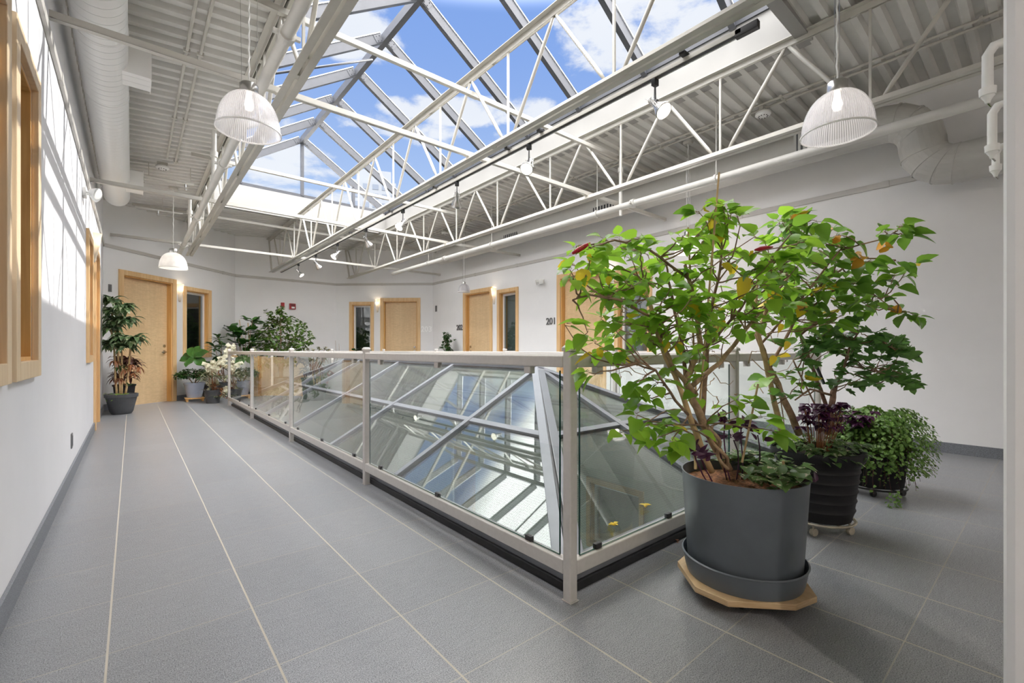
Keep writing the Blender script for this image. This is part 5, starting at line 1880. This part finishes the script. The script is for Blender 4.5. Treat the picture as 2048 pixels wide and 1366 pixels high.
# ---------- trailing small leaf plant
C3 = Vector((4.17, .86, 0))
caddy('low black wheeled stand under the trailing small leaf plant', C3.x, C3.y, .19, 'black', .062)
t = thing('trailing_plant', 'bushy trailing plant with tiny round leaves, nearest the right wall', 'potted plant', C3)
pot_lathe(t, [(.001, .066), (.17, .066), (.175, .10), (.185, .20), (.20, .30), (.207, .302), (.2, .31), (.19, .29)], C3, 'potblack', .285, .19)
m = MB(); sm = MB()
for k in range(380):
    a = rng.uniform(0, 2 * math.pi); r = rng.uniform(.02, .19)
    p0 = np.array((C3.x + r * math.cos(a), C3.y + r * math.sin(a), .30))
    L = rng.uniform(.5, 1.0)
    out = np.array((math.cos(a), math.sin(a), 0)) * rng.uniform(.0, .15)
    top = p0 + out * .4 + np.array((0, 0, rng.uniform(.12, .42)))
    end = p0 + out * 1.15 + np.array((0, 0, rng.uniform(-.24, .22)))
    pts = [p0 * (1 - s) ** 2 + 2 * top * s * (1 - s) + end * s * s + (rng.uniform(-.008, .008, 3) if s > 0 else 0) for s in np.linspace(0, 1, 7)]
    pts = [np.array((q[0], q[1], max(q[2], .05))) for q in pts]
    sm.tube([tuple(q) for q in pts], .0011, 4, caps=False)
    for s in range(1, 7):
        for j in range(3):
            q = pts[s - 1] + (pts[s] - pts[s - 1]) * rng.uniform()
            put_leaf(m, 'round', q, rdir(-.6, .6), rng.uniform(.014, .024), up=rdir(.2, 1))
for k in range(40):
    p = np.array(W(rng.uniform(1775, 1800), rng.uniform(985, 1018), 3.0)); put_leaf(m, 'round', p, rdir(-.6, .6), .02, up=rdir(.2, 1))
for k in range(2600):
    a = rng.uniform(0, 2 * math.pi); e = rng.uniform(-.75, 1.5)
    r = (.30 + rng.uniform(-.05, .03)) * math.cos(e * .95) ** .45
    out_ = RT[0] * math.cos(a) + RT[1] * math.sin(a)
    r *= 1 + .12 * out_
    z = .36 + (.235 if e > 0 else .24 + .05 * out_) * math.sin(min(e, 1.57)) * (1 + .12 * math.sin(5 * a))
    put_leaf(m, 'round', np.array((C3.x + r * math.cos(a), C3.y + r * math.sin(a), z)), np.array((math.cos(a), math.sin(a), -.5)) + rdir(-.6, .6) * .7, rng.uniform(.018, .028), up=np.array((math.cos(a), math.sin(a), 1.0)))
m.build('foliage', M['leaf_tiny'], t); sm.build('stems', M['leaf_cordy'], t)
m = MB()
for k in range(40):
    p = np.array(W(rng.uniform(1690, 1750), rng.uniform(822, 850), rng.uniform(3.15, 3.35)))
    for j in range(3):
        a = 2.1 * j + rng.uniform(0, 1); put_leaf(m, 'tri', p, (math.cos(a), math.sin(a), -.35), .05)
m.build('purple_leaves', M['leaf_purple'], t)

# ---------- far left group ----------
def strap(mb, p, d, L, wd, droop=.9, n=6):
    p = np.array(p, float); d = unit(d)
    side = unit(np.cross(d, (0, 0, 1)))
    pts, q, v = [], p.copy(), d.copy()
    for i in range(n + 1):
        f = i / n
        w_ = wd * (.45 + 1.1 * math.sin(math.pi * min(1, f * .8 + .12))) * (1 - f ** 3) * .5 + 1e-4
        pts.append((q - side * w_ + (0, 0, w_ * .3), q.copy(), q + side * w_ + (0, 0, w_ * .3)))
        v = unit(v + np.array((0, 0, -droop / n * (1 + f))))
        q = q + v * L / n
    vs_ = [tuple(x) for r in pts for x in r]
    fs_ = []
    for i in range(n):
        a = i * 3; fs_ += [(a, a + 1, a + 4, a + 3), (a + 1, a + 2, a + 5, a + 4)]
    mb.add(vs_, fs_)
def rosette(mb, p, n, L, wd, droop=1.0, zl=-.1, zh=1.2):
    for k in range(n): strap(mb, np.array(p) + rng.uniform(-.015, .015, 3), rdir(zl, zh), L * rng.uniform(.7, 1.1), wd, droop * rng.uniform(.7, 1.3))
CD = Vector((-.13, 9.78, 0))
t = thing('potted_dracaena', 'tall striped dracaena in a charcoal bowl pot before the left birch door', 'potted plant', CD)
pot_lathe(t, [(.001, 0.002), (.125, 0.002), (.15, .04), (.20, .27), (.215, .275), (.218, .325), (.205, .328), (.195, .30)], CD, 'potdark', .30, .196)
m = MB()
cent = [(214, 622, 7.5), (246, 614, 7.4), (211, 658, 7.35), (230, 640, 7.5), (217, 688, 7.3), (243, 676, 7.35), (270, 678, 7.3), (254, 694, 7.3), (225, 600, 7.6), (258, 640, 7.5)]
cs = []
for (u, v, tt) in cent:
    p = W(u, v, tt); p.x = max(p.x, XL + .12); cs.append(p)
    rosette(m, p, 28, .26, .058, 1.3)
    for q in m.v[-1:]: pass
m.v = [(max(x, XL + .015), y, z) for x, y, z in m.v]
m.build('foliage', M['leaf_drac'], t, smooth=True)
for i, (bx, tip) in enumerate(((-.06, 2), (0.0, 5), (.05, 6), (-.02, 0))):
    stem_tube(t, 'stem', [(CD.x + bx, CD.y - .02, .30), (CD.x + bx * 1.4 + .01, CD.y, .62), tuple((np.array((CD.x + bx, CD.y, .9)) + np.array(cs[tip])) / 2), tuple(cs[tip])], .016, .011, 'cane')
m = MB()
for (u, v) in ((262, 730), (278, 735), (250, 740), (232, 722), (240, 758), (268, 748)):
    rosette(m, W(u, v, 7.2), 14, .15, .014, 1.6, -.6, .3)
m.build('dry_leaves', M['leaf_dry'], t)
m = MB(); rosette(m, W(258, 770, 7.25), 16, .11, .012, .4, .0, 1.0); rosette(m, W(240, 735, 7.3), 20, .17, .014, .9)
m.build('lower_leaves', M['leaf_dark'], t)
m = MB()
for k in range(60):
    a = rng.uniform(2.6, 5.2); put_leaf(m, 'ovate', (CD.x + .2 * math.cos(a) * rng.uniform(.5, 1.05), CD.y + .2 * math.sin(a) * rng.uniform(.5, 1.05), .33 - rng.uniform(-.02, .10) * (a < 4.2)), rdir(-.6, .4), .035)
m.build('creeping_leaves', M['leaf_hib'], t)

CB = Vector((-.10, 10.22, 0))
t = thing('potted_cordyline', 'burgundy leaved plant in a black pot behind the striped dracaena', 'potted plant', CB)
pot_lathe(t, simple_pot(.11, .15, .45), CB, 'potblack', .41, .128)
m = MB()
for k in range(16): rosette(m, (CB.x + rng.uniform(-.12, .16), CB.y + rng.uniform(-.12, .1), rng.uniform(.5, .95)), 12, .2, .03, 1.1)
m.v = [(max(x, XL + .015), y, z) for x, y, z in m.v]
m.build('foliage', M['leaf_cordy'], t, smooth=True)

CL = Vector((.98, 11.28, 0))
t = thing('plant_stand', 'small orange brown wooden plant stand under the lilac grey pot', 'plant stand', CL)
m = MB(); m.box((CL.x - .16, CL.y - .15, .05), (CL.x + .16, CL.y + .15, .072)); m.build('board', M['woodjamb'], t, bevel=.003)
for sx in (-1, 1):
    for sy in (-1, 1):
        m = MB(); m.box((CL.x + sx * .13 - .018, CL.y + sy * .12 - .018, .001), (CL.x + sx * .13 + .018, CL.y + sy * .12 + .018, .05)); m.build('foot', M['woodjamb'], t)
t = thing('potted_shrub', 'dense small leaved shrub in a lilac grey pot', 'potted plant', CL)
pot_lathe(t, simple_pot(.125, .18, .30, .010, .073), CL, 'potlilac', .335, .155)
an = []
for k in range(5):
    a = 2 * math.pi * k / 5
    an += stem_tube(t, 'stem', [(CL.x + .02 * math.cos(a), CL.y + .02 * math.sin(a), .34), (CL.x + .12 * math.cos(a), CL.y + .12 * math.sin(a), .48), (CL.x + .24 * math.cos(a), CL.y + .2 * math.sin(a), .56)], .009, .004, 'twig')[2:]
tips_ = []
for k in range(80):
    d = rdir(-.25, .9); d /= np.linalg.norm(d); tips_.append(np.array((CL.x, CL.y, .53)) + d * np.array((.34, .24, .17)) * rng.uniform(.6, 1))
shrub(t, an, tips_, [('foliage', 'leaf_dark', 'small', 1)], 'twig', .055, (12, 16), .0015)

CF = Vector((1.28, 11.60, 0))
t = thing('potted_fiddle_fig', 'plant with five huge glossy green leaves above the lilac pot', 'potted plant', CF)
pot_lathe(t, simple_pot(.12, .16, .34), CF, 'potdark', .30, .135)
hub = W(388, 716, 9.2)
stem_tube(t, 'stem', [(CF.x, CF.y, .30), (CF.x - .02, CF.y - .02, .6), tuple(hub)], .012, .008, 'twig')
m = MB()
rt_ = np.array((RT[0], RT[1], 0)); fw_ = np.array((FW[0], FW[1], 0)); zz = np.array((0, 0, 1.0))
for (a, b, c, s) in ((-1, .25, .1, .30), (-.55, .9, .2, .28), (.1, 1.0, .3, .28), (.9, .55, .0, .30), (.85, -.35, -.3, .32), (-.1, -.5, -.8, .26), (-.9, -.1, -.4, .26), (.55, .9, .5, .26)):
    put_leaf(m, 'broad', np.array(hub), rt_ * a + zz * b + fw_ * c, s, up=-fw_ * .8 + zz * .6, bend=1.3)
m.build('foliage', M['leaf_fiddle'], t, smooth=True)

def whorl_plant(label, c, pot, hubs, shape, size, mt, n=9, name='potted_plant', up=None, potm='potdark', zl=-.4, zh=.9):
    t = thing(name, label, 'potted plant', c)
    pot_lathe(t, pot, c, potm, max(p[1] for p in pot) - .04, max(p[0] for p in pot) - .035)
    m = MB()
    zt = max(p[1] for p in pot) - .04
    for h in hubs:
        h = np.array(h)
        b = np.array((c.x + rng.uniform(-.03, .03), c.y + rng.uniform(-.03, .03), zt))
        stem_tube(t, 'stem', [tuple(b), tuple((b + h) / 2 + rng.uniform(-.02, .02, 3)), tuple(h)], .009, .006, 'twig', 6)
        for k in range(n): put_leaf(m, shape, h - np.array((0, 0, 1)) * rng.uniform(0, .12), rdir(zl, zh), size * rng.uniform(.7, 1.15), bend=rng.uniform(.5, 1.4), roll=rng.uniform(-.4, .4))
    m.build('foliage', M[mt], t, smooth=True)
    return t
CT = Vector((1.60, 11.88, 0))
whorl_plant('tall dark green whorled plant between the sidelight and the railing corner', CT, simple_pot(.11, .15, .32), [W(436, 672, 10.0), W(428, 690, 9.9), W(442, 684, 10.0), W(434, 712, 9.9), W(422, 722, 9.8), W(444, 728, 9.9), W(426, 745, 9.8)], 'lance', .20, 'leaf_dark', 14, 'potted_umbrella_plant')
CR = Vector((2.0, 12.1, 0))
t = whorl_plant('rubber plant with big glossy oval leaves left of the weeping fig', CR, simple_pot(.14, .18, .34), [W(466, 658, 10.5), W(492, 660, 10.5), W(505, 640, 10.5), W(480, 685, 10.5), W(505, 680, 10.5), W(495, 700, 10.5), W(476, 668, 10.5)], 'broad', .29, 'leaf_fiddle', 8, 'potted_rubber_plant', zl=-.1, zh=1.1)
m = MB(); m.tube([(2.10, 12.2, .3), tuple(W(479, 640, 11.1))], .008, 6); m.build('stake', M['cane'], t)
m = MB(); m.tube([(2.16, 12.15, .3), tuple(W(496, 646, 10.95))], .012, 6); m.build('stake', M['cane'], t)

CG = Vector((2.72, 11.82, 0))
t = thing('potted_weeping_fig', 'bushy weeping fig tree against the wall below the fire alarms', 'potted plant', CG)
pot_lathe(t, simple_pot(.17, .22, .38), CG, 'potdark', .34, .19)
an = []
for k in range(7):
    a = 2 * math.pi * k / 7
    an += stem_tube(t, 'stem', [(CG.x + .03 * math.cos(a), CG.y + .03 * math.sin(a), .34), (CG.x + .06 * math.cos(a), CG.y + .05 * math.sin(a), .9), (CG.x + .30 * math.cos(a), CG.y + .2 * math.sin(a), 1.35 + .12 * (k % 3))], .014, .005, 'twig')[3:]
an += stem_tube(t, 'stem', [(CG.x, CG.y, .9), (CG.x, CG.y, 1.5), tuple(W(562, 618, 10.8))], .01, .003, 'twig')[4:]
polyF = [(512, 665), (540, 638), (532, 625), (545, 628), (560, 617), (570, 622), (575, 630), (600, 640), (615, 655), (628, 680), (600, 700), (590, 730), (520, 730), (505, 690)]
tp = tips_in(polyF, 150, 10.45, 11.15, 5)
tp += [(624, 676, 10.8), (618, 684, 10.8), (532, 622, 10.9), (560, 614, 10.8)]
shrub(t, an, [W(*q) for q in tp], [('foliage', 'leaf_ficus', 'ovate', 1)], 'twig', .085, (9, 13), .002)

def cream(label, c, hubs, mt, size, name='potted_variegated_plant', n=9, shape='tri'):
    t = thing(name, label, 'potted plant', c)
    pot_lathe(t, simple_pot(.11, .15, .26), c, 'potdark', .22, .125)
    m = MB(); sm = MB()
    for h in hubs:
        h = np.array(h)
        sm.tube([tuple(q) for q in curve((c.x, c.y, .24), h, -.1, 5, .01)], .003, 5)
        for k in range(n): put_leaf(m, shape, h + rng.uniform(-.05, .05, 3), rdir(-.7, .7), size * rng.uniform(.6, 1.2), up=-fw_ + zz * .4)
    m.build('foliage', M[mt], t); sm.build('stems', M['leaf_dry'], t)
    return t
CC = Vector((1.22, 10.62, 0))
hubs = [W(rng.uniform(415, 458), rng.uniform(712, 790), rng.uniform(8.8, 9.3)) for k in range(18)] + [W(462, 698, 9.3), W(458, 703, 9.2), W(465, 694, 9.3)]
t = cream('cream and white leaved plant spilling round the far railing corner', CC, hubs, 'leaf_cream', .085)
m = MB()
for k in range(22): rosette(m, W(rng.uniform(404, 455), rng.uniform(745, 800), rng.uniform(8.75, 9.2)), 10, .14, .022, .8)
m.v = [(x, y, max(z, .01)) for x, y, z in m.v]
m.build('striped_leaves', M['leaf_sage'], t)
m = MB()
for k in range(7): rosette(m, W(rng.uniform(430, 455), rng.uniform(745, 800), 8.9), 10, .12, .014, .8)
m.v = [(x, y, max(z, .01)) for x, y, z in m.v]
m.build('rusty_leaves', M['leaf_dry'], t)
CC2 = Vector((1.92, 10.75, 0))
hubs = [W(rng.uniform(472, 500), rng.uniform(715, 790), rng.uniform(9.3, 9.9)) for k in range(16)] + [W(rng.uniform(508, 524), 705 + 9 * k, 9.4) for k in range(8)]
cream('sage and white leaved plant seen through the far end of the glass railing', CC2, hubs, 'leaf_sage', .095)
CP = Vector((3.25, 11.3, 0))
whorl_plant('low loose plant with small grey green leaves behind the far railing', CP, simple_pot(.13, .17, .36), [W(u, v, 10.6) for u, v in ((615, 697), (628, 700), (640, 695), (652, 693), (660, 698), (635, 712), (648, 715), (622, 715))], 'ovate', .09, 'leaf_sage', 9, 'potted_pothos')
CW = Vector((4.55, 11.75, 0))
whorl_plant('low green plant below the sidelight next to door 203', CW, simple_pot(.13, .17, .55), [W(u, v, 11.2) for u, v in ((708, 700), (716, 703), (724, 700), (733, 701), (741, 698))], 'ovate', .12, 'leaf_dark', 10, 'potted_peace_lily')
t = thing('dry_twigs', 'two bare upright sticks behind the far railing', 'dry twigs', (3.75, 11.6, 0))
pot_lathe(t, simple_pot(.08, .11, .2), (3.75, 11.6, 0), 'potdark', .17, .09)
for (u, v) in ((671, 681), (678, 687)):
    stem_tube(t, 'twig', [(3.75, 11.6, .17), tuple(W(u + 1, 705, 11.1)), tuple(W(u, v, 11.1))], .005, .003, 'twig', 5)
CV = Vector((6.02, 9.72, 0))
t = thing('potted_vine', 'narrow upright dark vine in front of the wall, left of door 202', 'potted plant', CV)
pot_lathe(t, simple_pot(.13, .17, .34), CV, 'potdark', .30, .14)
an = stem_tube(t, 'stem', [(CV.x, CV.y, .30), (CV.x, CV.y, .8), (CV.x, CV.y, 1.40)], .01, .005, 'twig')[2:]
tips_ = [np.array((CV.x + rng.uniform(-.14, .12), CV.y + rng.uniform(-.14, .14), z)) for z in np.linspace(.55, 1.46, 60)]
shrub(t, an, tips_, [('foliage', 'leaf_dark', 'ovate', 1)], 'twig', .07, (8, 11), .0015)

# fallen blooms lying on the low skylight and a dry crumb on the floor
def fallen(u, v, label, nrm, size, base, mt):
    # on the near slope of the skylight: z = BZ + (Y-BY0)*k
    d = ray(u, v)
    if nrm:
        k = (AZ - BZ) / (AY0 - BY0)
        t_ = (BZ - k * BY0 - H) / (d.z - k * d.y)
    else:
        t_ = (base - H) / d.z
    p = d * t_ + Vector((0, 0, H))
    m = MB()
    for j in range(7): put_leaf(m, 'serrate', np.array(p) + np.array((0, 0, .026 if nrm else .006)) + rng.uniform(-.006, .006, 3), rdir(.0, .8), size * rng.uniform(.5, 1.0))
    o = m.build('fallen_bloom' if nrm else 'dry_leaf', M[mt])
    tag(o, label, 'fallen flower' if nrm else 'dry leaf', None)
fallen(1291, 1020, 'upper fallen orange bloom lying on the low skylight glass', True, .04, 0, 'leaf_yellow')
fallen(1229, 1060, 'lower fallen orange bloom lying on the low skylight glass', True, .035, 0, 'leaf_yellow')
fallen(1354, 1085, 'tiny brown dry leaf on the floor beside the planter dolly', False, .018, 0.001, 'leaf_dry')
